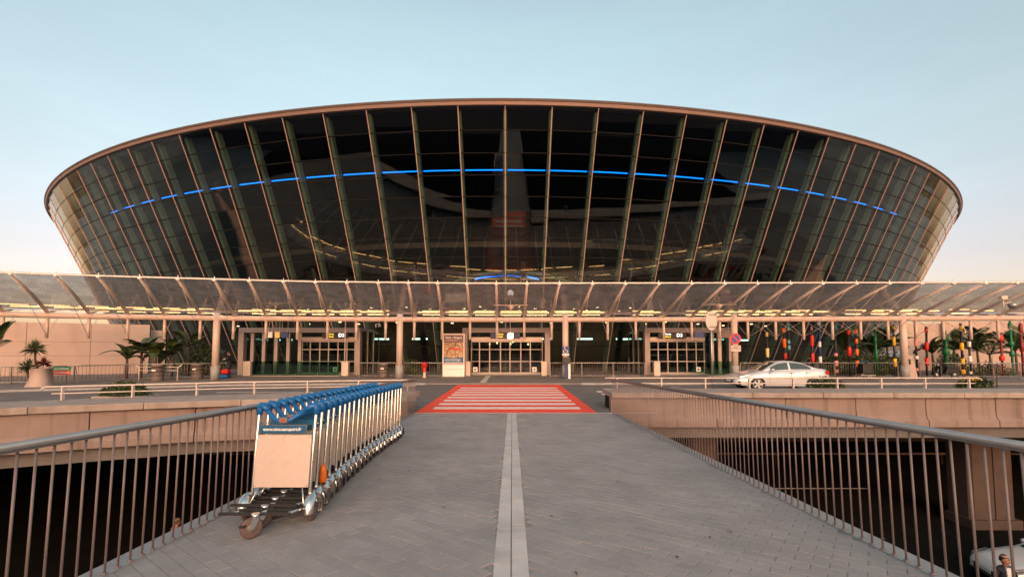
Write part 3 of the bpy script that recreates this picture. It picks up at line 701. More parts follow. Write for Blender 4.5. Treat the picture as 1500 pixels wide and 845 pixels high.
# ================================================================== PINK CONCRETE WALLS
def panel_wall(pts, z1, lab, pl=3.6, rows=(.9, 1.9)):
    t = thing('concrete_wall', lab, 'wall', (0, 0, 0)); L_ = polylen(pts); n = round(L_/pl); zs = [.1]+list(rows)+[z1]
    for i in range(n):
        a = along(pts, L_*i/n); b_ = along(pts, L_*(i+1)/n); d = (b_-a).normalized(); nn = Vector((-d.y, d.x, 0))*.3; g_ = d*.012
        for z0_, z1_ in zip(zs, zs[1:]):
            j = Vector((0, 0, 0))+nn*random.uniform(-.02, .02)
            A = [a+g_+j, b_-g_+j, b_-g_+j+nn, a+g_+j+nn]
            MB().hexa([p+Vector((0, 0, z0_+.008)) for p in A], [p+Vector((0, 0, z1_-.008)) for p in A]).build('wall_panel', 'concrete_wall', t)
        A = [a+nn*.15, b_+nn*.15, b_+nn*.85, a+nn*.85]
        MB().hexa([p+Vector((0, 0, .1)) for p in A], [p+Vector((0, 0, z1-.03)) for p in A]).build('wall_core', 'joint_dark', t)
panel_wall([(-62, 22), (-45, 29.5), (PX(0, 33.5), 33.5), (PX(218, 37.6), 37.6)], 4.02, 'tall pink concrete wall at far left behind the yucca planter', rows=(.75, 1.55, 2.6))
panel_wall([(PX(217, 38.4), 38.4), (PX(242, 38.8), 38.8)], 3.6, 'narrow lower concrete wall behind the banana plants', pl=2, rows=(2.2,))
panel_wall([(PX(1385, 42), 42), (PX(1560, 40), 40), (70, 38)], 4.5, 'pale pink wall behind the palms at far right', rows=(2.3,))
panel_wall([(PX(1330, 43), 43), (PX(1384, 42.4), 42.4)], 4.4, 'short wall in shade left of the pale right wall', rows=(2.3,), pl=2.5)

# ================================================================== LUGGAGE TROLLEYS
def make_trolley():
    t = thing('luggage_trolley', '', 'luggage trolley', (0, 0, 0))
    W = .295; LEAN = .085
    for s_ in (-1, 1):
        MB().tube([(s_*W, 0, .13), (s_*W, .0, .2), (s_*(W+.004), LEAN, 1.06), (s_*(W+.004), LEAN+.012, 1.11)], .0175, 10).build('upright', 'chrome', t)
        fd = MB(); prof = []
        for k in range(15):
            a = math.pi*1.12*k/14-.35; prof.append((math.cos(a), math.sin(a)))
        for k, (c_, sn) in enumerate(prof):
            for xo, rr in ((-.050, .100), (-.044, .130), (0, .146), (.044, .130), (.050, .100)): fd.v.append((s_*(W+.035)+xo, c_*rr*1.12+.01, .105+sn*rr*1.25))
        for k in range(14):
            for j in range(4): q = k*5+j; fd.f.append((q, q+1, q+6, q+5)); fd.sm.append(True)
        fd.build('fender', 'chrome', t)
        w_ = MB(); w_.lathe([(.055, -.022), (.088, -.022), (.098, -.012), (.098, .012), (.088, .022), (.055, .022)], (0, 0, 0), 'X', 18); wh = w_.build('wheel', 'rubber_brown', t, (s_*(W+.035), .01, .098))
        MB().lathe([(.02, -.026), (.044, -.020), (.044, .020), (.02, .026)], (0, 0, 0), 'X', 12).build('hub', 'bin_metal', wh)
        MB().tube([(s_*W*.72, .01, .36), (s_*W*.97, -.10, .14)], .008, 6).build('brace', 'chrome', t)
        g_ = MB(); g_.tube([(s_*(W+.004), LEAN+.0, 1.055), (s_*(W+.002), LEAN+.012, 1.12), (s_*(W-.012), LEAN+.012, 1.15), (s_*(W-.05), LEAN-.005, 1.145), (s_*(W-.10), LEAN-.03, 1.105)], [.028, .036, .041, .037, .027], 10); g_.build('grip', 'blue_grip', t)
    hb = MB(); hb.tube([(-(W-.09), LEAN-.025, 1.112), (-(W-.16), LEAN-.07, 1.055), (-(W-.22), LEAN-.10, 1.015), (0, LEAN-.115, 1.0), (W-.22, LEAN-.10, 1.015), (W-.16, LEAN-.07, 1.055), (W-.09, LEAN-.025, 1.112)], .024, 10); hbo = hb.build('handle_bar', 'blue_grip', t)
    cb = MB().box((-.045, -.032, -.022), (.045, .03, .036)).build('coin_lock', 'bin_metal', hbo, (.02, LEAN-.118, 1.008)); bevel(cb, .01)
    MB().lathe([(.014, -.034), (.014, -.030)], (0.02, LEAN-.118, 1.012), 'Y', 10).build('red_button', 'red_plastic', hbo)
    # panel and sign
    p_ = MB(); k0, k1 = .33, .855
    yy0, yy1 = LEAN*(k0-.2)/.86-.012, LEAN*(k1-.2)/.86-.012
    p_.hexa([(-W+.012, yy0-.012, k0), (W-.012, yy0-.012, k0), (W-.012, yy0+.006, k0), (-W+.012, yy0+.006, k0)], [(-W+.012, yy1-.012, k1), (W-.012, yy1-.012, k1), (W-.012, yy1+.006, k1), (-W+.012, yy1+.006, k1)])
    pn = bevel(p_.build('front_panel', 'panel_beige', t), .006)
    rv = MB().lathe([(.006, -.004), (.004, -.006)], (0, 0, 0), 'Y', 6).mesh('rivet', 'bin_metal')
    for x_ in (-.26, 0, .26): inst(rv, 'rivet', pn, (x_, yy1-.012, .835))
    for x_ in (-.27, .27): inst(rv, 'rivet', pn, (x_, yy0-.011, .35))
    sg = MB().box((-.262, -.018, .866), (.222, .004, .960)).build('sign_frame', 'chrome', t, (0, yy1-.004, 0))
    MB().box((-.256, -.022, .873), (.216, -.019, .953)).build('sign_face', 'blue_sign', sg)
    text('sign_lettering', 'www.nice.aeroport.fr', .046, 'sign_white', sg, (-.0235, -.0235, .913), width=.40, extrude=.0006, bold=.0016)
    # wire basket behind
    bk = MB(); B0, B1 = LEAN-.02, LEAN+.16
    for z_ in (.86, .97): bk.tube([(-W, B0, z_), (-W+.03, B1, z_-.02), (W-.03, B1, z_-.02), (W, B0, z_)], .006, 5)
    for x_ in (-.2, -.1, 0, .1, .2): bk.tube([(x_, yy1-.01, .865), (x_, B1, .845), (x_, B1, .95)], .004, 5)
    bk.build('basket', 'chrome', t)
    MB().box((-.24, B1-.01, .93), (.24, B1+.008, .985)).build('basket_sign', 'blue_sign', t)
    # base: bumper bar, side rails, slats, castor
    MB().box((-.36, -.45, .19), (.30, -.42, .213)).build('bumper', 'rubber', t)
    fr = MB(); fr.tube([(-W, 0, .14), (-.25, -.41, .19)], .014, 6); fr.tube([(W, 0, .14), (.25, -.41, .19)], .014, 6); fr.tube([(-W, 0, .14), (W, 0, .14)], .014, 6); fr.tube([(0, 0, .15), (0, -.44, .19)], .016, 6)
    fr.build('base_frame', 'chrome', t)
    for k in range(2): MB().box((-.27, -.28+k*.16, .172-k*.012), (.27, -.245+k*.16, .195-k*.012)).build('platform_slat', 'rubber', t)
    ca_ = MB(); ca_.lathe([(.035, .19), (.035, .165), (.03, .16), (.03, .15)], (0, -.47, 0), n=12)
    for s_ in (-1, 1): ca_.hexa([(s_*.026, -.51, .155), (s_*.026, -.44, .155), (s_*.031, -.44, .155), (s_*.031, -.51, .155)], [(s_*.026, -.515, .075), (s_*.026, -.485, .075), (s_*.031, -.485, .075), (s_*.031, -.515, .075)])
    ca_.box((-.031, -.51, .150), (.031, -.44, .157)); ca_.v = [(x, y+.47, z*1.15) for x, y, z in ca_.v]; cas = ca_.build('castor_fork', 'chrome', t, (0, -.47, 0)); cas.rotation_euler = (0, 0, R(-48))
    MB().lathe([(.05, -.020), (.082, -.021), (.095, -.012), (.095, .012), (.082, .021), (.05, .020)], (0, -.03, .095), 'X', 22).build('castor_wheel', 'rubber_brown', cas)
    MB().lathe([(.012, -.026), (.049, -.019), (.049, .019), (.012, .026)], (0, -.03, .095), 'X', 14).build('castor_hub', 'bin_metal', cas)
    bp_ = MB(); bp_.hexa([(-.10, -.56, .115), (-.05, -.57, .115), (-.035, -.47, .15), (-.06, -.46, .15)], [(-.10, -.56, .13), (-.05, -.57, .13), (-.035, -.47, .165), (-.06, -.46, .165)]); bp_.build('brake_pedal', 'rubber', t)
    return t
ORD = ['nearest', 'second', 'third', 'fourth', 'fifth', 'sixth', 'seventh', 'eighth', 'ninth', 'tenth', 'eleventh', 'twelfth', 'thirteenth', 'fourteenth', 'fifteenth', 'sixteenth', 'seventeenth', 'eighteenth', 'nineteenth', 'twentieth', 'farthest']
tro = make_trolley()
for i in range(21):
    o = tro if i == 0 else copy_tree(tro)
    f = i/20; y = 4.86+5.25*f; x = -2.385-.335*f-.10*math.sin(math.pi*f)+random.uniform(-.008, .008)
    o.location = (x, y, BZ-SL*y); o.rotation_euler = (BR[0], 0, R(-1.0+4.5*f)+random.uniform(-.035, .035))
    o['label'] = ('nearest luggage trolley in the nested row, showing its beige panel and blue web sign' if i == 0 else 'blue-handled luggage trolley farthest along the nested row' if i == 20 else 'blue-handled luggage trolley, %s from the near end of the nested row' % ORD[i])
    o['category'] = 'luggage trolley'; o['group'] = 'nested luggage trolleys on the footbridge'
bagp = Vector((-2.35, 5.62, 0)); 
ob = MB(); ob.lathe([(.035, 0), (.045, .02), (.043, .12), (.03, .18), (.015, .2)], n=10); tag(ob.build('orange_bag', 'orange_paint', None, (-2.13, 5.32, BZ-SL*5.32+.27)), 'small orange bag wedged between the second and third trolleys', 'bag')
# left-over trolleys by the kerb near the scooter, and by the bins
for px, Y, rz, lab in ((1268, 31.4, 90, 'lone luggage trolley loaded with a black case behind the silver car'),):
    o = copy_tree(tro); o.location = (PX(px, Y), Y, .1); o.rotation_euler = (0, 0, R(rz)); o['label'] = lab; o['group'] = 'stray trolleys on the pavement'
    c_ = MB().box((-.3, -.25, .32), (.36, .25, .98)).build('suitcase', 'black', None, (PX(1266, 31.0), 31.0, .1)); bevel(c_, .05, 3); tag(c_, 'big black suitcase behind the silver car', 'suitcase')
    m = MB(); m.box((-.5, -.3, .2), (.5, .3, .25)); 
    for sx in (-.42, .42): m.tube([(sx, 0, .2), (sx, 0, 0)], .04, 8)
    tag(m.build('cart_platform', 'steel_rail', None, (PX(1266, 31.0), 31.0, .1)), 'low grey platform cart under the black suitcase', 'cart')

# ================================================================== SILVER CAR
def grid_loft(cols, close=False):
    mb = MB(); n = len(cols[0])
    for c_ in cols: mb.v += [tuple(p) for p in c_]
    for i in range(len(cols)-1):
        for j in range(n-1): q = i*n+j; mb.f.append((q, q+1, q+n+1, q+n)); mb.sm.append(True)
    return mb
def make_car(name, label, paint, loc, rz):
    t = thing(name, label, 'car', loc, (0, 0, rz))
    top = [(0, .50), (.04, .60), (.2, .70), (.6, .80), (1.0, .88), (1.3, .95), (1.6, .975), (3.0, 1.02), (3.7, 1.06), (4.1, 1.075), (4.45, 1.05), (4.62, .98), (4.70, .80)]
    hwf = [(0, .60), (.08, .72), (.25, .82), (.6, .89), (1.2, .915), (3.6, .915), (4.2, .88), (4.5, .80), (4.70, .66)]
    ARCH = [(1.02, .36), (3.74, .36)]; WR = .325
    def zlow(x):
        z = .24 if .5 < x < 4.3 else (.24+.1*((.5-x)/.5) if x <= .5 else .24+.16*((x-4.3)/.4))
        for ax, ar in ARCH:
            d = abs(x-ax)
            if d < ar+.001: z = max(z, .32+math.sqrt(max(0, ar*ar-d*d)))
        return z
    xs = set([0, .03, .08, .15, .25, .4, .55])
    for ax, ar in ARCH:
        for k in range(17): xs.add(round(ax-ar*math.cos(math.pi*k/16), 4))
        xs.add(round(ax-ar-.004, 4)); xs.add(round(ax+ar+.004, 4))
    xs |= {1.6, 1.9, 2.2, 2.5, 2.8, 3.1, 4.2, 4.3, 4.4, 4.5, 4.6, 4.66, 4.70}
    xs = sorted(xs)
    for s_ in (-1, 1):
        cols = []
        for x in xs:
            zt = interp(x, top); zl = min(zlow(x), zt-.05); h = interp(x, hwf); col = []
            for q in range(9):
                f = q/8; z = zl+(zt-zl)*f; zr = (z-.24)/(zt-.24+1e-6)
                wfac = .955+.045*math.sin(min(1, max(0, zr*1.15))*math.pi)**.7 if 0 < zr*1.15 < 1 else .955
                if zr > .8: wfac -= .10*((zr-.8)/.2)**2
                col.append((x, s_*h*wfac, z))
            col.append((x, s_*h*.55, zt+.025 if x > .1 else zt)); col.append((x, 0, zt+.035 if x > .1 else zt))
            cols.append(col)
        grid_loft(cols).build('body_side', paint, t)
        # wheel wells
    MB().box((.12, -.8, .26), (4.5, .8, .46)).build('underbody', 'black', t)
    for nm, x, hh in (('front_bumper', 0, .5), ('rear_bumper', 4.70, .78)):
        h = interp(x, hwf)*.955; zl = zlow(x); MB().poly([(x, -h, zl), (x, h, zl), (x, h, hh if x == 0 else .80), (x, -h, hh if x == 0 else .80)]).build(nm, paint, t)
    # cabin
    roof = [(1.28, .94), (1.6, 1.12), (1.95, 1.30), (2.2, 1.40), (2.5, 1.445), (2.8, 1.45), (3.2, 1.40), (3.6, 1.26), (3.95, 1.12), (4.2, 1.06)]
    cx_ = [1.28, 1.45, 1.6, 1.8, 1.95, 2.1, 2.2, 2.4, 2.6, 2.8, 3.0, 3.2, 3.4, 3.6, 3.8, 3.95, 4.1, 4.2]
    def side(x, f):
        zb = interp(x, top)-.03; zr = max(interp(x, roof), zb+.005); hb_ = interp(x, hwf)*.86; hr_ = .60+.0*x; k = min(1, (zr-zb)/.42); hr2 = hb_+(hr_-hb_)*k
        return (hb_+(hr2-hb_)*f, zb+(zr-zb)*f)
    cols = []
    for x in cx_:
        L_ = []
        for s_, fs in ((-1, (0, .3, .6, .85, .97)), (1, (.97, .85, .6, .3, 0))):
            if s_ == 1: L_.append((x, 0, side(x, 1)[1]+.02))
            for f in fs:
                yv, zv = side(x, f); L_.append((x, s_*(yv if f < .9 else yv-.06), zv if f < .9 else side(x, 1)[1]+.004))
        cols.append(L_)
    grid_loft(cols).build('cabin', paint, t)
    for s_ in (-1, 1):
        for (xa, xb, nm) in ((1.72, 2.62, 'front_window'), (2.72, 3.72, 'rear_window')):
            cols = []
            for q in range(13):
                x = xa+(xb-xa)*q/12; yv0, z0_ = side(x, 0); yv1, z1_ = side(x, 1); fa = .14; fb_ = .86
                if z1_-z0_ < .09: continue
                if xb > 3 and x > 3.4: fb_ = .86-.35*((x-3.4)/.32)**2
                cols.append([(x, s_*(yv0+(yv1-yv0)*f+.010), z0_+(z1_-z0_)*f) for f in (fa, (fa+fb_)/2, fb_)])
            grid_loft(cols).build(nm, 'car_glass', t)
        m_ = MB(); m_.lathe([(.02, -.1), (.075, -.06), (.085, 0), (.06, .07), (.015, .1)], (1.72, s_*.98, 1.03), 'Y', 10); mo = m_.build('mirror', paint, t)
        for xh in (2.55, 3.45):
            MB().box((xh, s_*.893-.012, .86), (xh+.2, s_*.893+.02, .90)).build('door_handle', paint, t)
        for xd in (1.62, 2.68, 3.42):
            MB().box((xd-.005, s_*.905-.010, .36), (xd+.005, s_*.905+.010, .93)).build('door_gap', 'black', t)
        hl = MB(); hl.hexa([(.10, s_*.62, .60), (.16, s_*.80, .62), (.62, s_*.885, .74), (.50, s_*.70, .77)], [(.12, s_*.60, .685), (.2, s_*.79, .70), (.66, s_*.87, .805), (.5, s_*.66, .80)]); hl.build('headlight', 'head_lamp', t)
        tl_ = MB(); tl_.hexa([(4.42, s_*.84, .80), (4.69, s_*.70, .80), (4.69, s_*.5, .80), (4.5, s_*.6, .80)], [(4.40, s_*.845, .98), (4.64, s_*.72, .98), (4.64, s_*.5, .98), (4.5, s_*.6, .98)]); tl_.build('tail_light', 'tail_lamp', t)
        for ax, ar in ARCH:
            w_ = MB(); w_.lathe([(.21, -.10), (.30, -.105), (WR, -.08), (WR, .08), (.30, .105), (.21, .10)], (0, 0, 0), 'Y', 28); wh = w_.build('wheel', 'rubber', t, (ax, s_*.79, WR))
            rm = MB(); rm.lathe([(.20, -.02), (.215, .07), (.225, .085), (.235, .085), (.235, -.02)], (0, 0, 0), 'Y', 24)
            for k in range(5):
                a = TWO*k/5; 
                rm.bar((0.03*math.cos(a), .085, .03*math.sin(a)), (.215*math.cos(a), .085, .215*math.sin(a)), .085, .03, (0, 1, 0))
            rm.lathe([(.05, .05), (.05, .105), (.03, .11)], (0, 0, 0), 'Y', 12)
            r_ = rm.build('rim', 'rim_alloy', wh); r_.scale = (1, s_, 1); r_.location.y = s_*.028
            MB().lathe([(.22, .0), (.22, .02)], (0, s_*.02, 0), 'Y', 20).build('wheel_back', 'black', wh)
    # windscreens
    for nm, pts in (('windscreen', [1.36, 1.6, 1.8, 2.0, 2.12]), ('rear_screen', [3.45, 3.6, 3.8, 3.95])):
        cols = []
        for x in pts:
            yv, zv = side(x, 1); cols.append([(x, -yv*.92+.06, zv+.014), (x, 0, zv+.031), (x, yv*.92-.06, zv+.014)])
        grid_loft(cols).build(nm, 'car_glass', t)
    MB().box((-.012, -.42, .36), (.02, .42, .52)).build('grille', 'black', t)
    MB().box((-.02, -.26, .42), (-.013, .26, .53)).build('number_plate', 'sign_white', t)
    return t
make_car('silver_car', 'silver saloon car parked behind the right barrier', 'car_paint', (PX(1080, 22.9, .4), 22.9+.9, 0.004), 0)
dl_ = ray(1422, 833); kl_ = (LOW+.62-EYE)/dl_.z; lc = Vector((dl_.x*kl_+.75, dl_.y*kl_+.35, LOW))
make_car('white_car', 'white car on the lower road at bottom right beside the man in the dark suit', 'car_white', (lc.x, lc.y, LOW+.010), R(-12))
# ================================================================== SIGNS, POSTS, SMALL THINGS
# advert column
Y = 33.2; ax0, ax1 = PX(648, Y), PX(680.5, Y); ac = (ax0+ax1)/2; aw = (ax1-ax0)/2; AH = PZ(488.5, Y)-.1
t = thing('advert_column', 'pale advert column with a Nice to Prague airline poster', 'advert', (ac, Y, .1))
zb = PZ(533.5, Y)-.1
bevel(MB().box((-aw, 0, 0), (aw, .4, zb-.03)).build('pedestal', 'sign_white', t), .02)
MB().box((-aw+.3, -.006, zb*.58), (aw-.12, -.001, zb*.60)).build('pedestal_groove', 'bin_metal', t)
fr = MB(); fw = .09
fr.box((-aw, .02, zb), (-aw+fw, .38, AH)); fr.box((aw-fw, .02, zb), (aw, .38, AH)); fr.box((-aw+fw, .02, zb), (aw-fw, .38, zb+fw)); fr.box((-aw+fw, .02, AH-fw), (aw-fw, .38, AH)); fr.build('frame', 'white_steel', t)
z0_, z1_ = zb+fw, AH-fw; H_ = z1_-z0_; pw = aw-fw
pm = mat('poster', (.45, .30, .18), .4)
n_ = pm.node_tree.nodes; l_ = pm.node_tree.links; b_ = n_['Principled BSDF']
g_ = n_.new('ShaderNodeNewGeometry'); tx = n_.new('ShaderNodeTexNoise'); tx.inputs['Scale'].default_value = 7.5; tx.inputs['Detail'].default_value = 8; l_.new(g_.outputs['Position'], tx.inputs['Vector'])
cr_ = n_.new('ShaderNodeValToRGB'); ee = cr_.color_ramp.elements; ee[0].position = .35; ee[0].color = (.12, .06, .03, 1); ee[1].position = .7; ee[1].color = (.55, .42, .26, 1); e3 = ee.new(.52); e3.color = (.34, .19, .08, 1)
l_.new(tx.outputs[0], cr_.inputs[0]); l_.new(cr_.outputs[0], b_.inputs['Base Color'])
po = MB().box((-pw, .05, z0_), (pw, .08, z1_)).build('poster', 'poster', t)
MB().box((-pw, .044, z0_+H_*.72), (pw, .049, z1_)).build('poster_sky', mat('poster_sky', (.10, .055, .06), .4, var=.25, scale=3), po)
MB().poly([(-pw, .043, z0_), (pw, .043, z0_), (pw, .043, z0_+H_*.235)]+[(pw-2*pw*q/10, .043, z0_+H_*(.235-.06*math.sin(math.pi*q/10))) for q in range(1, 11)]).build('poster_band', 'blue_sign', po)
text('lettering', 'Nice - Prague', .2, 'sign_white', po, (0, .04, z0_+H_*.90), width=pw*1.65)
MB().box((-pw*.8, .041, z0_+H_*.80), (pw*.35, .043, z0_+H_*.815)).build('small_print', 'pink_paint', po)
text('lettering', 'smartwings', .19, 'sign_white', po, (-.05, .036, z0_+H_*.12), width=pw*1.55)
text('lettering', 'www.smartwings.com', .1, 'sign_white', po, (0, .036, z0_+H_*.035), width=pw*1.6)
MB().tube([(-pw*.55, .036, z0_+H_*.52), (-pw*.1, .034, z0_+H_*.50), (pw*.5, .034, z0_+H_*.49), (pw*.8, .036, z0_+H_*.53)], [.02, .045, .05, .015], 8).build('aircraft_picture', 'sign_red', po)
# hydrant
hx = PX(622, 32.0)
t = thing('fire_hydrant', 'red fire hydrant with a pale foot in front of the railing', 'hydrant', (hx, 32.0, .1))
MB().lathe([(.13, 0), (.13, .05), (.10, .07), (.10, .38)], n=16).build('foot', 'white_steel', t)
b1 = MB().lathe([(.105, .38), (.13, .40), (.13, .44), (.11, .46), (.11, .86), (.15, .88), (.15, .93), (.10, 1.02), (.04, 1.06), (.04, 1.10)], n=16).build('barrel', 'red_plastic', t)
MB().lathe([(.06, -.2), (.06, .2)], (0, 0, .8), 'X', 10).build('outlet', 'red_plastic', b1)
# bins
def bin_(px, Y, lab, h=1.0, r_=.33):
    t = thing('litter_bin', lab, 'bin', (PX(px, Y), Y, .1))
    MB().lathe([(r_*.93, 0), (r_, .06), (r_, h-.12), (r_*1.04, h-.12), (r_*1.04, h), (r_*.8, h+.03)], n=20).build('drum', 'bin_metal', t)
    for k in range(3): MB().lathe([(r_*1.02, 0), (r_*1.02, .03)], (0, 0, .2+.25*k), n=20).build('hoop', 'portal_steel', t)
    MB().box((-.12, -r_*1.03, h*.62), (.12, -r_*.98, h*.70)).build('label_plate', 'sign_white', t)
bin_(232, 28.6, 'brown drum bin in front of the banana plants'); bin_(290, 30.6, 'brown drum bin next to the first canopy column', .98); bin_(562, 32.0, 'patterned brown bin by the railing right of the left D3 portal', .95)
# bin rack beside the left bin
t = thing('trolley_rack', 'steel tubular rack around the bin before the banana plants', 'rack', (PX(233, 29.0), 29.0, .1))
for s_ in (-1, 1):
    MB().tube([(s_*1.45, 0, .98), (s_*1.2, 0, .80), (s_*1.2, 0, 0)], .035, 6).build('leg', 'white_rail', t)
for z in (.62, .84): MB().tube([(-1.2, 0, z), (1.2, 0, z)], .025, 6).build('bar', 'white_rail', t)
# leaning info slab right of the last column
o = MB().hexa([(-.36, 0, 0), (.40, 0, 0), (.40, .14, 0), (-.36, .14, 0)], [(-.62, 0, 1.55), (.1, 0, 1.55), (.1, .14, 1.55), (-.62, .14, 1.55)]).build('information_slab', 'concrete_wall', None, (PX(1335, 30.6), 30.6, .1))
bevel(o, .02); tag(o, 'leaning pink slab beside the rightmost canopy column', 'slab'); MB().box((-.28, -.012, .95), (-.06, -.002, 1.3)).build('plaque', 'black', o)
# disabled parking sign and post on column 3
cp = onH(828, interp(828, YP), 2.0)
t = thing('wheelchair_sign', 'blue and white wheelchair sign fixed to the middle column', 'sign', (cp.x, cp.y-.235, 1.9))
MB().box((-.24, -.02, -.16), (.24, 0, .34)).build('plate', 'navy_paint', t); MB().box((-.24, -.02, -.26), (.24, 0, -.165)).build('sub_plate', 'sign_white', t)
wc = MB(); wc.tube([(-.02+.13*math.cos(a), -.026, -.0+.13*math.sin(a)) for a in [R(150+i*15) for i in range(17)]], .018, 5); wc.lathe([(.04, -.03), (.04, -.02)], (-.06, 0, .27), 'Y', 10); wc.tube([(-.06, -.026, .22), (-.04, -.026, .08), (.08, -.026, .08), (.13, -.026, -.06), (.17, -.026, -.05)], .018, 5); wc.build('wheelchair_symbol', 'sign_white', t)
t = thing('call_post', 'blue and white call post with black head at the middle column', 'call post', (cp.x+.02, cp.y-.55, .1))
MB().box((-.10, -.09, 0), (.10, .09, .95)).build('shaft', 'navy_paint', t); MB().box((.102, -.08, 0), (.24, .08, .98)).build('side_panel', 'sign_white', t); MB().box((-.24, -.12, 1.0), (.24, .12, 1.42)).build('head', 'black', t)
# no-parking sign on column 4
cp = onH(1075, interp(1075, YP), 2.6)
t = thing('no_parking_sign', 'round red and blue no-parking sign on the column behind the car', 'sign', (cp.x, cp.y-.235, PZ(496, 31)))
MB().lathe([(.36, -.01), (.36, 0.01)], (0, 0, 0), 'Y', 28).build('red_ring', 'sign_red', t); MB().lathe([(.27, -.018), (.27, -.012)], (0, 0, 0), 'Y', 28).build('blue_disc', mat('sign_blue', (.02, .06, .28), .4), t)
MB().bar((-.2, -.024, .2), (.2, -.024, -.2), .08, .008, (0, 1, 0)).build('red_slash', 'sign_red', t)
p = MB().box((-.33, -.01, -.85), (.33, .0, -.45)).build('sub_plate', 'panel_beige', t)
for k in range(3): text('lettering', ['ARRET', 'INTERDIT', ''][k] or '-', .13, 'black', p, (0, -.014, -.53-.13*k)) if k < 2 else None
# grey oval sign seen from behind, on a pole
Yq = 19.6; sx = PX(1042, Yq, 2.5)
zc_ = atY(750, 470, Yq).z
t = thing('road_sign', 'grey back of a round road sign on a pole behind the right barrier', 'road sign', (sx, Yq, 0))
MB().tube([(0, 0, 0), (0, 0, zc_+.35)], .035, 10).build('pole', 'steel_rail', t)
d_ = MB(); d_.lathe([(.405, -.012), (.42, -.012), (.42, .02), (.405, .02)], (0, 0, 0), 'Y', 32); dd = d_.build('disc', 'steel_rail', t, (0, -.05, zc_)); dd.scale = (.62, 1, 1); dd.rotation_euler = (0, 0, R(6))
for dz in (-.26, .26): MB().box((-.2, -.075, zc_+dz-.025), (.2, -.065, zc_+dz+.025)).build('clamp', 'bin_metal', t)
# branching mast on block, hanging sign racks, lamp brackets
Ym = 33.8; mxx = PX(505, Ym)
t = thing('branching_mast', 'slim pink mast with forked top before the left D3 portal', 'mast', (mxx, Ym, .1)); zt_ = PZ(455, Ym)
MB().tube([(0, 0, 1.0), (0, 0, zt_)], .045, 8).build('pole', 'white_steel', t)
for dx, dz in ((-.7, .42), (0, .5), (.75, .42)): MB().tube([(0, 0, zt_-.1), (dx*.4, 0, zt_+.08), (dx, 0, zt_+dz)], .03, 6).build('branch', 'white_steel', t)
for px, lab in ((408, 'cluster of hanging sign boxes under the canopy near the left portal'), (1058, 'pair of hanging sign boxes under the canopy behind the oval road sign')):
    Yh = 32.6; t = thing('hanging_sign', lab, 'hanging sign', (PX(px, Yh, 3), Yh, 0)); zt_ = ZP+.1
    for k, (dx, wd, m_) in enumerate([(-.6, .3, 'sign_white'), (-.1, .34, 'paleyellow_paint'), (.42, .5, 'navy_paint')] if px < 800 else [(-1.6, .7, 'navy_paint'), (.1, .9, 'bin_metal')]):
        bx_ = MB().box((dx-wd/2, 0, 2.85), (dx+wd/2, .12, 3.25)).build('sign_box', m_, t)
        for ex in (-.4, .4): MB().tube([(dx+ex*wd, .06, 3.25), (dx+ex*wd, .06, zt_)], .016, 5).build('rod', 'white_steel', bx_)
for px, py, lab in ((404, 444, 'flat pink lamp bracket under the canopy above the left hanging signs'), (748, 447, 'flat pink lamp bracket under the canopy above the central doors'), (1053, 446, 'flat pink lamp bracket under the canopy near the oval sign')):
    Yl = 29.0; p = atY(px, py, Yl); t = thing('lamp_bracket', lab, 'lamp bracket', p)
    MB().tube([(-1.1, 0, 0), (1.1, 0, 0)], .025, 6).build('bar', 'white_steel', t); MB().lathe([(.02, -.38), (.05, -.3), (.30, -.03), (.30, 0)], n=4).build('shade', 'white_steel', t)
    MB().tube([(0, 0, 0), (0, 0, .55)], .02, 5).build('stem', 'white_steel', t)
p = atY(747.5, 492, 30.5); t = thing('hanging_lantern', 'small white box lamp hanging on a rod before the central doors', 'lamp', p)
MB().lathe([(.12, -.2), (.2, -.12), (.2, .12), (.12, .2)], n=6).build('lantern_box', 'sign_lit', t); MB().tube([(0, 0, .2), (0, 0, 1.05)], .014, 5).build('rod', 'white_steel', t)
# camera dome and bracket at far right, under the canopy glass
p = atY(1472, 436, 25.2); t = thing('security_camera', 'pink box and grey dome cameras under the canopy at far right', 'camera', p)
MB().box((-.16, 0, -.08), (.16, .2, .1)).build('box_camera', 'white_steel', t); MB().tube([(0, .1, -.08), (0, .1, -.55)], .03, 6).build('bracket', 'white_steel', t); MB().lathe([(.0, -.62), (.13, -.6), (.2, -.45), (.2, -.36), (.03, -.25)], (.5, .1, .02), n=14).build('dome', 'steel_rail', t)
MB().tube([(0, .1, -.3), (.5, .1, -.24)], .025, 6).build('arm', 'white_steel', t)
# red and green notice on the left fence
p = atY(90, 543, 25.6); t = thing('notice_board', 'green over red notice hung on the left railing', 'notice', p)
wn = .50
gb = MB().box((-wn, 0, .03), (wn, .03, .22)).build('green_board', 'sign_green', t); rb_ = MB().box((-wn, 0, -.2), (wn*.95, .03, .0)).build('red_board', 'sign_red', t)
for bo, zz in ((gb, .12), (rb_, -.1)):
    mk = MB(); x_ = -wn*.8
    while x_ < wn*.8:
        lw = random.uniform(.03, .06); mk.box((x_, -.006, zz-.035), (x_+lw, -.001, zz+random.uniform(.02, .04))); x_ += lw+.022
    mk.build('lettering', 'sign_white', bo)
t = thing('barrier_trestle', 'dark steel A-frame barrier beside the notice on the left', 'barrier', (PX(95, 25.9), 25.9, .1))
for x_ in (-.72, .72): MB().tube([(x_-.12, 0, 1.0), (x_+.25, -.1, 0)], .02, 5).build('leg', 'steel_bar', t)
MB().tube([(-.84, 0, 1.0), (.84, 0, 1.0)], .02, 5).build('bar', 'steel_bar', t)
text('wall_letters', 'ra', .55, 'sign_white', tL, (PX(555)-cL, -.4, PZ(476)-.1), rot=(math.pi/2, R(-12), 0), extrude=.03)

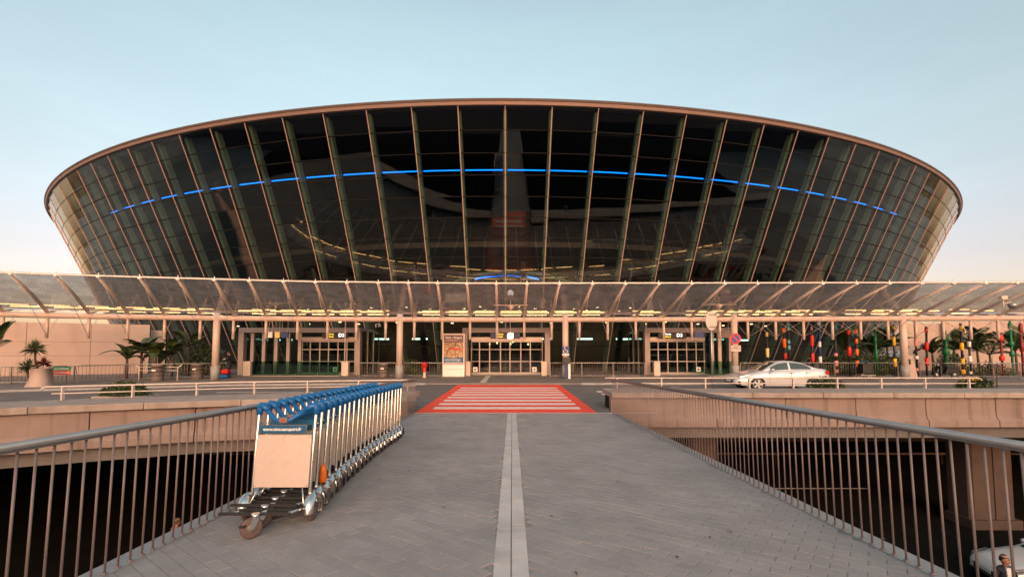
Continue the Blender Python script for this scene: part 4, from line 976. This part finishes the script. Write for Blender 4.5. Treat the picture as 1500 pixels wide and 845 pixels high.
# ================================================================== COLOURED TOTEM POSTS
def totem(px, Y, ptop, pbot, base, bands, lab, tilt=0, r_=.088):
    x = PX(px, Y, 2); zt_ = PZ(ptop, Y); zb_ = .1
    t = thing('totem_post', lab, 'painted post', (x, Y, zb_), (0, R(tilt), 0), 'coloured totem posts behind the right railing'); H_ = zt_-zb_
    MB().lathe([(r_*.8, 0), (r_*.8, H_)], n=12).build('shaft', base, t)
    for (ya, yb, m_, rr) in bands:
        za, zc2 = PZ(yb, Y)-zb_, PZ(ya, Y)-zb_; r2 = r_*rr
        MB().lathe([(r2*.8, za), (r2, za+.04), (r2, zc2-.04), (r2*.8, zc2)], n=12).build('band', m_, t)
YT = 33.2
totem(1124, YT, 482, 552, 'black', [(487, 493, 'paleyellow_paint', 1), (510, 523, 'paleyellow_paint', 1.25)], 'black post with two pale yellow bands above the car windscreen')
totem(1156, YT, 474, 552, 'black', [(474, 484, 'cyan_paint', 1), (498, 503, 'cyan_paint', 1), (506, 512, 'cyan_paint', 1)], 'thin black post with small pale blue bands above the car', 0, .09)
totem(1152, YT+.3, 480, 552, 'black', [(480, 486, 'orange_paint', 1.2), (496, 509, 'orange_paint', 1.2), (517, 526, 'sign_red', 1)], 'black post with orange bands leaning above the car roof', -3, .11)
totem(1190, YT, 477, 552, 'black', [(478, 484, 'pink_paint', .9), (491, 507, 'sign_red', 1.3), (517, 530, 'sign_red', 1.3)], 'dark post with long red bands above the car boot')
totem(1201, YT+.2, 471, 552, 'navy_paint', [(471, 477, 'sign_white', 1), (500, 508, 'sign_white', 1), (522, 531, 'sign_white', 1.1)], 'navy post with white bands above the car boot', 0, .1)
totem(1224, YT, 473, 556, 'black', [(475, 482, 'cyan_paint', 1.1), (517, 522, 'pink_paint', 1.3), (528, 536, 'pink_paint', 1.5), (541, 546, 'pink_paint', 1.4)], 'black post with pink balls at the rear of the car')
totem(1244, YT, 482, 552, 'black', [(484, 490, 'sign_red', 1.3), (508, 521, 'red_plastic', 1.4)], 'black post with two red bands left of the orange one')
totem(1255, YT, 481, 552, 'black', [(482, 488, 'orange_paint', 1.2), (496, 503, 'orange_paint', 1.2), (511, 520, 'orange_paint', 1.2), (528, 537, 'orange_paint', 1.3)], 'black post with four orange bands')
totem(1283, YT, 474, 552, 'green_paint', [(478, 487, 'green_paint', 1.35), (494, 502, 'green_paint', 1.2), (512, 526, 'green_paint', 1.3)], 'plain green post behind the black suitcase')
totem(1310, YT, 476, 552, 'black', [(477, 482, 'yellow_paint', 1), (493, 506, 'yellow_paint', 1.2), (525, 537, 'yellow_paint', 1.3)], 'black post with yellow bands left of the rightmost column')
totem(1342, YT, 470, 556, 'black', [(495, 507, 'pink_paint', 1.1), (521, 526, 'sign_white', 1.3), (539, 543, 'pink_paint', 1.2)], 'black post with pink and white bands behind the leaning slab')
totem(1356, YT, 478, 552, 'black', [(480, 487, 'red_plastic', 1.2), (501, 513, 'red_plastic', 1.5), (524, 535, 'red_plastic', 1.5)], 'black post with red bands above the scooter', 2)
totem(1386, YT, 484, 552, 'green_paint', [(490, 499, 'green_paint', 2.3), (510, 519, 'green_paint', 2.4)], 'green post with two swollen bulbs above the scooter')
totem(1409, YT, 473, 552, 'black', [(478, 484, 'yellow_paint', 1.2), (502, 513, 'yellow_paint', 1.4), (525, 534, 'yellow_paint', 1.4), (541, 548, 'yellow_paint', 1.4)], 'black post with four yellow bands right of the scooter')
totem(1420, YT, 490, 552, 'black', [(500, 508, 'sign_white', 1.3), (521, 530, 'sign_white', 1.3), (544, 548, 'sign_white', 1.3)], 'black post with white bands beside the four-banded yellow one')
totem(1467, YT, 488, 552, 'darkred_paint', [(490, 499, 'sign_red', 1.5), (521, 528, 'sign_red', 1.8)], 'dark red post with red bulbs among the palms')
totem(1482, YT, 470, 552, 'green_paint', [(473, 481, 'green_paint', 1.5), (500, 507, 'green_paint', 1.8), (515, 522, 'green_paint', 1.6)], 'tall green post among the palms at far right')
totem(1497, YT, 473, 552, 'darkred_paint', [(475, 490, 'darkred_paint', 1.4), (500, 515, 'darkred_paint', 1.4)], 'plain dark red post at the right picture edge')

# ================================================================== SCOOTER
def scooter(px, Y, rz, lab, m_='black'):
    t = thing('scooter', lab, 'scooter', (PX(px, Y), Y, .1), (0, 0, rz))
    for x_ in (-.62, .62):
        wh = MB().lathe([(.13, -.05), (.22, -.06), (.25, -.035), (.25, .035), (.22, .06), (.13, .05)], (0, 0, 0), 'Y', 20).build('wheel', 'rubber', t, (x_, 0, .25)); MB().lathe([(.03, -.065), (.13, -.05), (.13, .05), (.03, .065)], (0, 0, 0), 'Y', 14).build('rim', 'steel_rail', wh)
    b_ = MB(); b_.hexa([(-.15, -.16, .3), (.85, -.13, .42), (.85, .13, .42), (-.15, .16, .3)], [(.0, -.17, .70), (.95, -.12, .80), (.95, .12, .80), (.0, .17, .70)]); bevel(b_.build('rear_body', m_, t), .05, 3)
    bevel(MB().box((-.02, -.15, .72), (.78, .15, .86)).build('seat', 'rubber', t), .05, 3)
    f_ = MB(); f_.hexa([(-.55, -.2, .3), (-.42, -.2, .25), (-.42, .2, .25), (-.55, .2, .3)], [(-.50, -.17, .95), (-.38, -.15, .98), (-.38, .15, .98), (-.50, .17, .95)]); bevel(f_.build('front_shield', m_, t), .04, 2)
    MB().box((-.45, -.16, .24), (-.1, .16, .32)).build('footboard', 'rubber', t)
    MB().tube([(-.62, 0, .25), (-.48, 0, .7), (-.40, 0, 1.02)], .035, 8).build('fork', 'steel_rail', t)
    MB().tube([(-.36, -.34, 1.05), (-.42, -.15, 1.05), (-.42, .15, 1.05), (-.36, .34, 1.05)], .018, 6).build('handlebar', 'rubber', t)
    MB().lathe([(.03, -.06), (.09, -.02), (.09, .02)], (-.52, 0, .9), 'X', 12).build('headlight', 'head_lamp', t); MB().box((.94, -.08, .66), (.99, .08, .74)).build('tail_light', 'tail_lamp', t)
scooter(1384, 30.9, R(4), 'dark scooter parked against the railing right of the last column')

# ================================================================== PLANTS
def leaf_strip(L_, wd, droop, n=7, fold=.15, rise=.6, pinn=False):
    mb = MB(); pts = []
    for i in range(n+1):
        f = i/n; x = L_*f*(1-.18*f*droop); z = L_*(rise*f-droop*f*f); w_ = wd*math.sin(math.pi*min(1, f*.93+.06))**.75
        pts.append((x, z, w_))
    for (x0, z0, w0), (x1, z1, w1) in zip(pts, pts[1:]):
        for s_ in (-1, 1):
            if pinn:
                for q in range(3):
                    g0 = q/3; xa, za, wa = x0+(x1-x0)*g0, z0+(z1-z0)*g0, w0+(w1-w0)*g0
                    mb.poly([(xa, 0, za), (xa+.10, 0, za), (xa+wa*.6+.03, s_*wa, za-wa*.45), (xa+wa*.6-.02, s_*wa, za-wa*.45)])
            else:
                mb.poly([(x0, 0, z0), (x1, 0, z1), (x1, s_*w1, z1-w1*fold), (x0, s_*w0, z0-w0*fold)])
    return mb
def banana(px, Y, h, nl, LL, lab, m_='leaf_palm', pinn=False, wd=.2, seed=1, grp='palms and banana plants along the terminal'):
    rd = random.Random(seed); t = thing('palm_plant' if pinn else 'banana_plant', lab, 'palm' if pinn else 'banana plant', (PX(px, Y), Y, .1), group=grp)
    MB().tube([(0, 0, 0), (.03, 0, h*.5), (0, .02, h)], [.11, .085, .06], 8).build('trunk', 'bark', t)
    vs = [leaf_strip(LL*rd.uniform(.8, 1.1), wd, rd.uniform(.55, 1.0), 8, rise=rd.uniform(.55, 1.05), pinn=pinn).mesh('leaf', m_) for _ in range(4)]
    for i in range(nl):
        o = inst(vs[i % 4], 'leaf', t, (0, 0, h-.05), (0, R(rd.uniform(-62, 8)), TWO*i/nl+rd.uniform(-.4, .4))); s_ = rd.uniform(.75, 1.1); o.scale = (s_, s_, s_)
def leaf_cloud(n, rx, ry, rz, size, m_, rd, flat=False):
    mb = MB()
    for _ in range(n):
        while True:
            a, b_, c_ = rd.uniform(-1, 1), rd.uniform(-1, 1), rd.uniform(0 if flat else -1, 1)
            q = a*a+b_*b_+c_*c_
            if q < 1 and rd.random() < .25+.75*q: break
        p = Vector((a*rx*(1+.15*rd.uniform(-1, 1)), b_*ry, c_*rz*(1+.2*rd.uniform(-1, 1)))); d = Vector((rd.uniform(-1, 1), rd.uniform(-1, 1), rd.uniform(-.3, 1))).normalized(); s = d.cross(Vector((rd.uniform(-1, 1), rd.uniform(-1, 1), rd.uniform(-1, 1)))).normalized(); L_ = size*rd.uniform(.6, 1.3)
        mb.poly([p, p+d*L_*.5+s*L_*.28, p+d*L_, p+d*L_*.5-s*L_*.28])
    return mb
def bush(px, Y, z0, w_, h, lab, m_='leaf', n=900, size=.11, extra=None, seed=3):
    rd = random.Random(seed); t = thing('shrub', lab, 'shrub', (PX(px, Y, z0), Y, z0))
    leaf_cloud(n, w_, w_*.6, h, size, m_, rd, True).build('foliage', m_, t)
    st_ = MB()
    for k in range(7): st_.tube([(0, 0, 0), (rd.uniform(-.7, .7)*w_, rd.uniform(-.3, .3)*w_, h*rd.uniform(.5, .85))], [.02, .008], 5)
    st_.build('stems', 'bark', t)
    if 0.2 < z0 < .7: bevel(MB().box((-w_*1.05, -w_*.5, -z0), (w_*1.05, w_*.55, .02)).build('planter_bed', 'concrete_cap', t), .03)
    if extra: leaf_cloud(160, w_*.6, w_*.4, h*.25, .08, extra, rd, True).build('blossom', extra, t, (w_*.1, -.1, h*.85))
    return t
bush(184, 15.6, .5, .78, .42, 'low green hedge behind the left barrier', n=1500, size=.10)
bush(1210, 18.6, .5, .74, .40, 'low round shrub hiding the rear wheel of the silver car', n=1200, size=.10, seed=5)
bush(1420, 18.9, .45, .50, .40, 'yellow-flowering shrub at the right end of the right barrier', extra='flower_yellow', n=900, seed=6)
bush(1438, 18.7, .45, .42, .44, 'dark rounded green shrub next to the yellow-flowering one', n=900, seed=8)
# bare little tree
rd = random.Random(4); t = thing('bare_tree', 'small bare leafless tree at the right end of the parapet', 'tree', (PX(1458, 18.9), 18.9, 0.003)); br = MB()
def branch(p, d, L_, r_, k):
    q = p+d*L_; br.tube([p, q], [r_, r_*.7], 5)
    if k:
        for _ in range(3): branch(q, (d+Vector((rd.uniform(-1, 1), rd.uniform(-.8, .8), rd.uniform(-.1, .7)))*.75).normalized(), L_*.66, r_*.62, k-1)
MB().tube([(0, 0, 0), (.02, 0, .8)], [.035, .028], 6).build('trunk', 'bark', t); branch(Vector((.02, 0, .78)), Vector((0, 0, 1)), .28, .024, 3); br.build('crown', 'bark', t)
# yucca planter on the left
t = thing('yucca_planter', 'flared pale planter with spiky yucca and dark red plant at far left', 'planter', (PX(62, 24.4), 24.4, .1))
MB().lathe([(.62, 0), (.60, .03), (.46, .35), (.40, .92), (.43, .95), (.36, .95), (.36, .85)], n=4).build('pot', 'concrete_wall', t).rotation_euler = (0, 0, R(45))
def rosette(n, L_, wd, m_, parent, loc, seed, name='rosette'):
    rd = random.Random(seed); mb = MB()
    for i in range(n):
        az = rd.uniform(0, TWO); el = R(rd.uniform(-35, 85)); d = Vector((math.cos(az)*math.cos(el), math.sin(az)*math.cos(el), math.sin(el))); s = d.cross(Vector((0, 0, 1)))
        if s.length < .01: continue
        s.normalize(); l = L_*rd.uniform(.7, 1.1); m1 = d*l*.55; e = d*l+Vector((0, 0, -.14*l*math.cos(el)))
        mb.poly([s*-wd*.5, m1-s*wd, e, m1+s*wd, s*wd*.5])
    return mb.build(name, m_, parent, loc)
rosette(130, .62, .022, 'leaf_palm', t, (-.42, 0, 1.95), 2); rosette(110, .62, .022, 'leaf_palm', t, (-.75, 0, .95), 5); rosette(90, .42, .03, 'leaf_red', t, (.08, 0, 1.2), 7, 'red_rosette')
st_ = MB(); st_.tube([(-.2, 0, .85), (-.38, 0, 1.4), (-.42, 0, 1.95)], .05, 7); st_.tube([(-.45, 0, 0), (-.7, 0, .5), (-.75, 0, .95)], .05, 7); st_.build('stem', 'bark', t)
YB = 31.4
banana(-8, 24.6, 2.0, 7, 1.9, 'palm with long drooping fronds at the left picture edge', pinn=True, wd=.30, seed=11)
banana(186, 30.4, 1.35, 6, 1.9, 'banana plant with broad arching leaves before the pink wall', wd=.30, seed=2)
banana(207, 31.2, 1.9, 14, 1.7, 'ragged banana plant left of the bin behind the railing', wd=.36, seed=3, pinn=True)
banana(228, 31.0, 1.5, 16, 1.7, 'dense dark banana plant directly above the drum bin', wd=.34, seed=4)
banana(252, 31.8, 1.6, 16, 1.7, 'dark leafy banana plant right of the drum bin', wd=.32, seed=5)
banana(275, 34.5, 2.2, 9, 1.8, 'shaded palm next to the pair of bins in front of the glass', pinn=True, wd=.3, seed=6)
bush(300, 35.5, .1, 1.8, 2.2, 'dark shrub mass behind the first canopy column', n=1600, size=.22, seed=12)
for k, (px, Y, h, nl, LL, pinn, lab) in enumerate([(1236, 36, 2.0, 10, 2.0, True, 'dark palm behind the pink-banded post'), (1278, 36, 1.8, 10, 1.9, True, 'dark palm behind the green post'), (1300, 37, 2.2, 10, 2.0, True, 'dark palm left of the rightmost column'), (1366, 36, 1.7, 9, 1.7, False, 'banana plant behind the scooter'), (1398, 37, 2.0, 12, 1.6, True, 'bushy dark palm between the bulb post and the yellow post'), (1432, 36.5, 2.0, 9, 2.6, True, 'large arching palm right of the white-banded post'), (1450, 37, 1.6, 9, 2.4, True, 'low arching palm before the pale right wall'), (1488, 36.5, 1.9, 9, 2.3, True, 'arching palm behind the tall green post')]):
    banana(px, Y, h, nl+5, LL, lab, pinn=pinn, wd=.42 if pinn else .32, seed=20+k)
bush(1250, 35, .1, 2.4, 1.7, 'dark hedge behind the red and orange banded posts', n=1800, size=.22, seed=31)
bush(1300, 35.4, .1, 1.9, 1.5, 'dark hedge behind the yellow-banded post near the last column', n=1500, size=.22, seed=32)
bush(1395, 35.2, .1, 1.3, 1.6, 'dark hedge behind the scooter', n=1200, size=.2, seed=33)
bush(1450, 34.6, .1, 1.7, .9, 'low brown-green hedge behind the railing at far right', n=1200, size=.16, seed=34)
bush(600, 36.6, .1, 1.2, 1.1, 'indoor-looking dark shrub behind the railing left of the hydrant', n=700, size=.18, seed=35)

# ================================================================== PEOPLE
def person(label, loc, rz, top_m, leg_m, pose, hair_m='hair'):
    t = thing('person', label, 'person', loc, (0, 0, rz))
    J = pose
    def skin_mesh(name, verts, edges, radii, m_, lvl=2):
        me = bpy.data.meshes.new(name); me.from_pydata(verts, edges, []); me.materials.append(M(m_)); o = inst(me, name, t)
        sk = o.modifiers.new('skin', 'SKIN'); sk.use_smooth_shade = True
        bm = bmesh.new(); bm.from_mesh(me); ly = bm.verts.layers.skin.verify()
        for v, r_ in zip(bm.verts, radii): v[ly].radius = r_ if isinstance(r_, tuple) else (r_, r_); v[ly].use_root = (v.index == 0)
        bm.to_mesh(me); bm.free(); sb = o.modifiers.new('sub', 'SUBSURF'); sb.levels = lvl; sb.render_levels = lvl
        return o
    # body (trousers+jacket continuous), pelvis root
    V = [(0, 0, .94), (0, .0, 1.10), (0, .01, 1.28), (0, .01, 1.40), (0, .0, 1.50)]
    E = [(0, 1), (1, 2), (2, 3), (3, 4)]; Rr = [(.155, .11), (.145, .10), (.165, .11), (.15, .095), (.052, .052)]
    for s_ in (-1, 1):
        b_ = len(V); V += [(s_*.185, .01, 1.41), J['elb'][0 if s_ < 0 else 1], J['wri'][0 if s_ < 0 else 1]]; E += [(3, b_), (b_, b_+1), (b_+1, b_+2)]; Rr += [.068, .050, .038]
        b_ = len(V); V += [(s_*.095, 0, .86), (s_*.10, -.015, .49), (s_*.105, .02, .09)]; E += [(0, b_), (b_, b_+1), (b_+1, b_+2)]; Rr += [.092, .062, .048]
    body = skin_mesh('body', V, E, Rr, top_m)
    for s_ in (-1, 1):
        tr = MB(); tr.tube([(s_*.085, .0, .92), (s_*.098, 0, .80), (s_*.10, -.015, .49), (s_*.105, .02, .06)], [.118, .112, .082, .075], 12); tr.build('trouser_leg', leg_m, t)
        sh = MB(); sh.hexa([(s_*.105-.045, -.17, 0), (s_*.105+.045, -.17, 0), (s_*.105+.045, .09, 0), (s_*.105-.045, .09, 0)], [(s_*.105-.035, -.15, .05), (s_*.105+.035, -.15, .05), (s_*.105+.04, .08, .09), (s_*.105-.04, .08, .09)]); bevel(sh.build('shoe', 'rubber', t), .02, 2)
        w_ = Vector(J['wri'][0 if s_ < 0 else 1]); e_ = Vector(J['elb'][0 if s_ < 0 else 1]); d = (w_-e_).normalized(); sd = d.cross(Vector((0, 0, 1))); sd = sd.normalized() if sd.length > .1 else Vector((1, 0, 0)); nn = d.cross(sd)
        V = [tuple(w_-d*.02), tuple(w_+d*.05), tuple(w_+d*.09)]; E = [(0, 1), (1, 2)]; Rr = [(.026, .026), (.036, .018), (.038, .016)]
        for k, (o_, l) in enumerate(((-.03, .06), (-.01, .075), (.01, .07), (.03, .055))):
            b_ = len(V); p = w_+d*.09+sd*o_; V += [tuple(p), tuple(p+d*l*.55+nn*.01), tuple(p+d*l*.8+nn*.035)]; E += [(2, b_), (b_, b_+1), (b_+1, b_+2)]; Rr += [.010, .009, .008]
        b_ = len(V); p = w_+d*.04-sd*.035*s_; V += [tuple(p), tuple(p+d*.035-sd*.02*s_+nn*.01)]; E += [(1, b_), (b_, b_+1)]; Rr += [.012, .010]
        skin_mesh('hand', V, E, Rr, 'skin', 1)
    # head
    hd = bpy.data.objects.new('head', None)
    hm = MB(); prof = [(.0, -.125), (.045, -.118), (.062, -.095), (.072, -.05), (.078, 0), (.08, .04), (.072, .085), (.05, .115), (.0, .128)]
    hm.lathe(prof, (0, 0, 0), n=18)
    hm.v = [(x, y*1.18+(.012 if z > 0 else -.006), z) for x, y, z in hm.v]
    hm.hexa([(-.014, -.085, -.035), (.014, -.085, -.035), (.010, -.075, .02), (-.010, -.075, .02)], [(-.008, -.118, -.03), (.008, -.118, -.03), (.005, -.095, .018), (-.005, -.095, .018)])
    for s_ in (-1, 1): hm.lathe([(.006, -.01), (.022, 0), (.028, .01), (.01, .016)], (s_*.08, .005, -.01), 'X', 8)
    hm.tube([(0, .01, -.16), (0, .005, -.08)], .05, 10)
    ho = hm.build('head', 'skin', t, (0, -.015+J.get('hy', 0), 1.645)); ho.rotation_euler = (J.get('nod', 0), 0, J.get('turn', 0))
    for s_ in (-1, 1):
        MB().lathe([(.003, -.006), (.011, 0), (.003, .006)], (s_*.031, -.083, .008), 'Y', 8).build('eye', 'hair', ho)
        MB().box((s_*.031-.018, -.094, .026), (s_*.031+.018, -.082, .033)).build('eyebrow', hair_m, ho)
    MB().box((-.024, -.094, -.068), (.024, -.084, -.060)).build('mouth', 'pink_paint', ho)
    hr = MB(); n = 16
    for k in range(7):
        el_ = R(90-k*18)
        for j in range(n):
            az = TWO*j/n; front = max(0, -math.sin(az)); z = .135*math.sin(el_)
            if front > .35 and z < .055: z = .055
            rr_ = .088*math.cos(el_) if z > -.02 else .084
            hr.v.append((rr_*math.cos(az), rr_*math.sin(az)*1.18+.014, z+.004))
    for k in range(6):
        for j in range(n): hr.f.append((k*n+j, k*n+(j+1) % n, (k+1)*n+(j+1) % n, (k+1)*n+j)); hr.sm.append(True)
    hr.build('hair', hair_m, ho)
    return t
YQ = 32.0
person('person in dark jacket looking down at a phone beside the first canopy column', (PX(336, YQ), YQ, .1), R(-75), 'cloth_navy', 'cloth_jeans', {'elb': [(-.22, -.10, 1.14), (.22, -.10, 1.14)], 'wri': [(-.08, -.30, 1.24), (.08, -.30, 1.22)], 'nod': R(28), 'hy': -.03})
o = MB().box((-.07, -.012, -.04), (.07, .012, .04)).build('phone', 'sign_white'); px_ = PX(336, YQ); o.location = (px_-.40, YQ+.1, 1.36); bevel(o, .006); tag(o, 'pale phone held by the person beside the first canopy column', 'phone')
for px, z0_, sz, m_, lab in ((331.5, .26, (.24, .18, .26), 'red_plastic', 'red bag on top of the blue bag near the first column'), (328, 0, (.38, .22, .18), 'blue_grip', 'blue bag on the pavement at the feet of the waiting person')):
    o = MB().box((-sz[0], -sz[1], 0), (sz[0], sz[1], sz[2]*1.3)).build('travel_bag', m_, None, (PX(px, 31.6), 31.6, .1+z0_)); bevel(o, .1, 3); tag(o, lab, 'bag')
    MB().tube([(-sz[0]*.5, 0, sz[2]*1.25), (-sz[0]*.3, 0, sz[2]*1.55), (sz[0]*.3, 0, sz[2]*1.55), (sz[0]*.5, 0, sz[2]*1.25)], .02, 6).build('handle', 'black', o)
t = person('man in a dark suit and white shirt below the bridge at bottom right', (0, 0, 0), 0, 'cloth_navy', 'cloth_navy', {'elb': [(-.27, .0, 1.16), (.26, -.04, 1.16)], 'wri': [(-.27, -.12, .96), (.10, -.26, 1.20)], 'turn': R(12)})
d_m = ray(1471, 819); k_m = (LOW+1.645-EYE)/d_m.z; t.location = (d_m.x*k_m, d_m.y*k_m, LOW)
MB().hexa([(-.05, -.118, 1.22), (.05, -.118, 1.22), (.05, -.10, 1.22), (-.05, -.10, 1.22)], [(-.055, -.10, 1.47), (.055, -.10, 1.47), (.055, -.05, 1.47), (-.055, -.05, 1.47)]).build('shirt_front', 'sign_white', t)
t = person('person in a pink top walking on the lower road seen through the left railing', (0, 0, 0), R(150), 'cloth_pink', 'cloth_jeans', {'elb': [(-.24, .03, 1.14), (.24, .03, 1.14)], 'wri': [(-.25, -.06, .92), (.25, -.06, .92)]}, hair_m='bark')
ph_ = atY(258, 778, 1)
def fit_head(t, px, py, H=1.645):
    d = ray(px, py); k = (LOW+H-EYE)/d.z; t.location = (d.x*k, d.y*k, LOW)
fit_head(t, 259, 764)
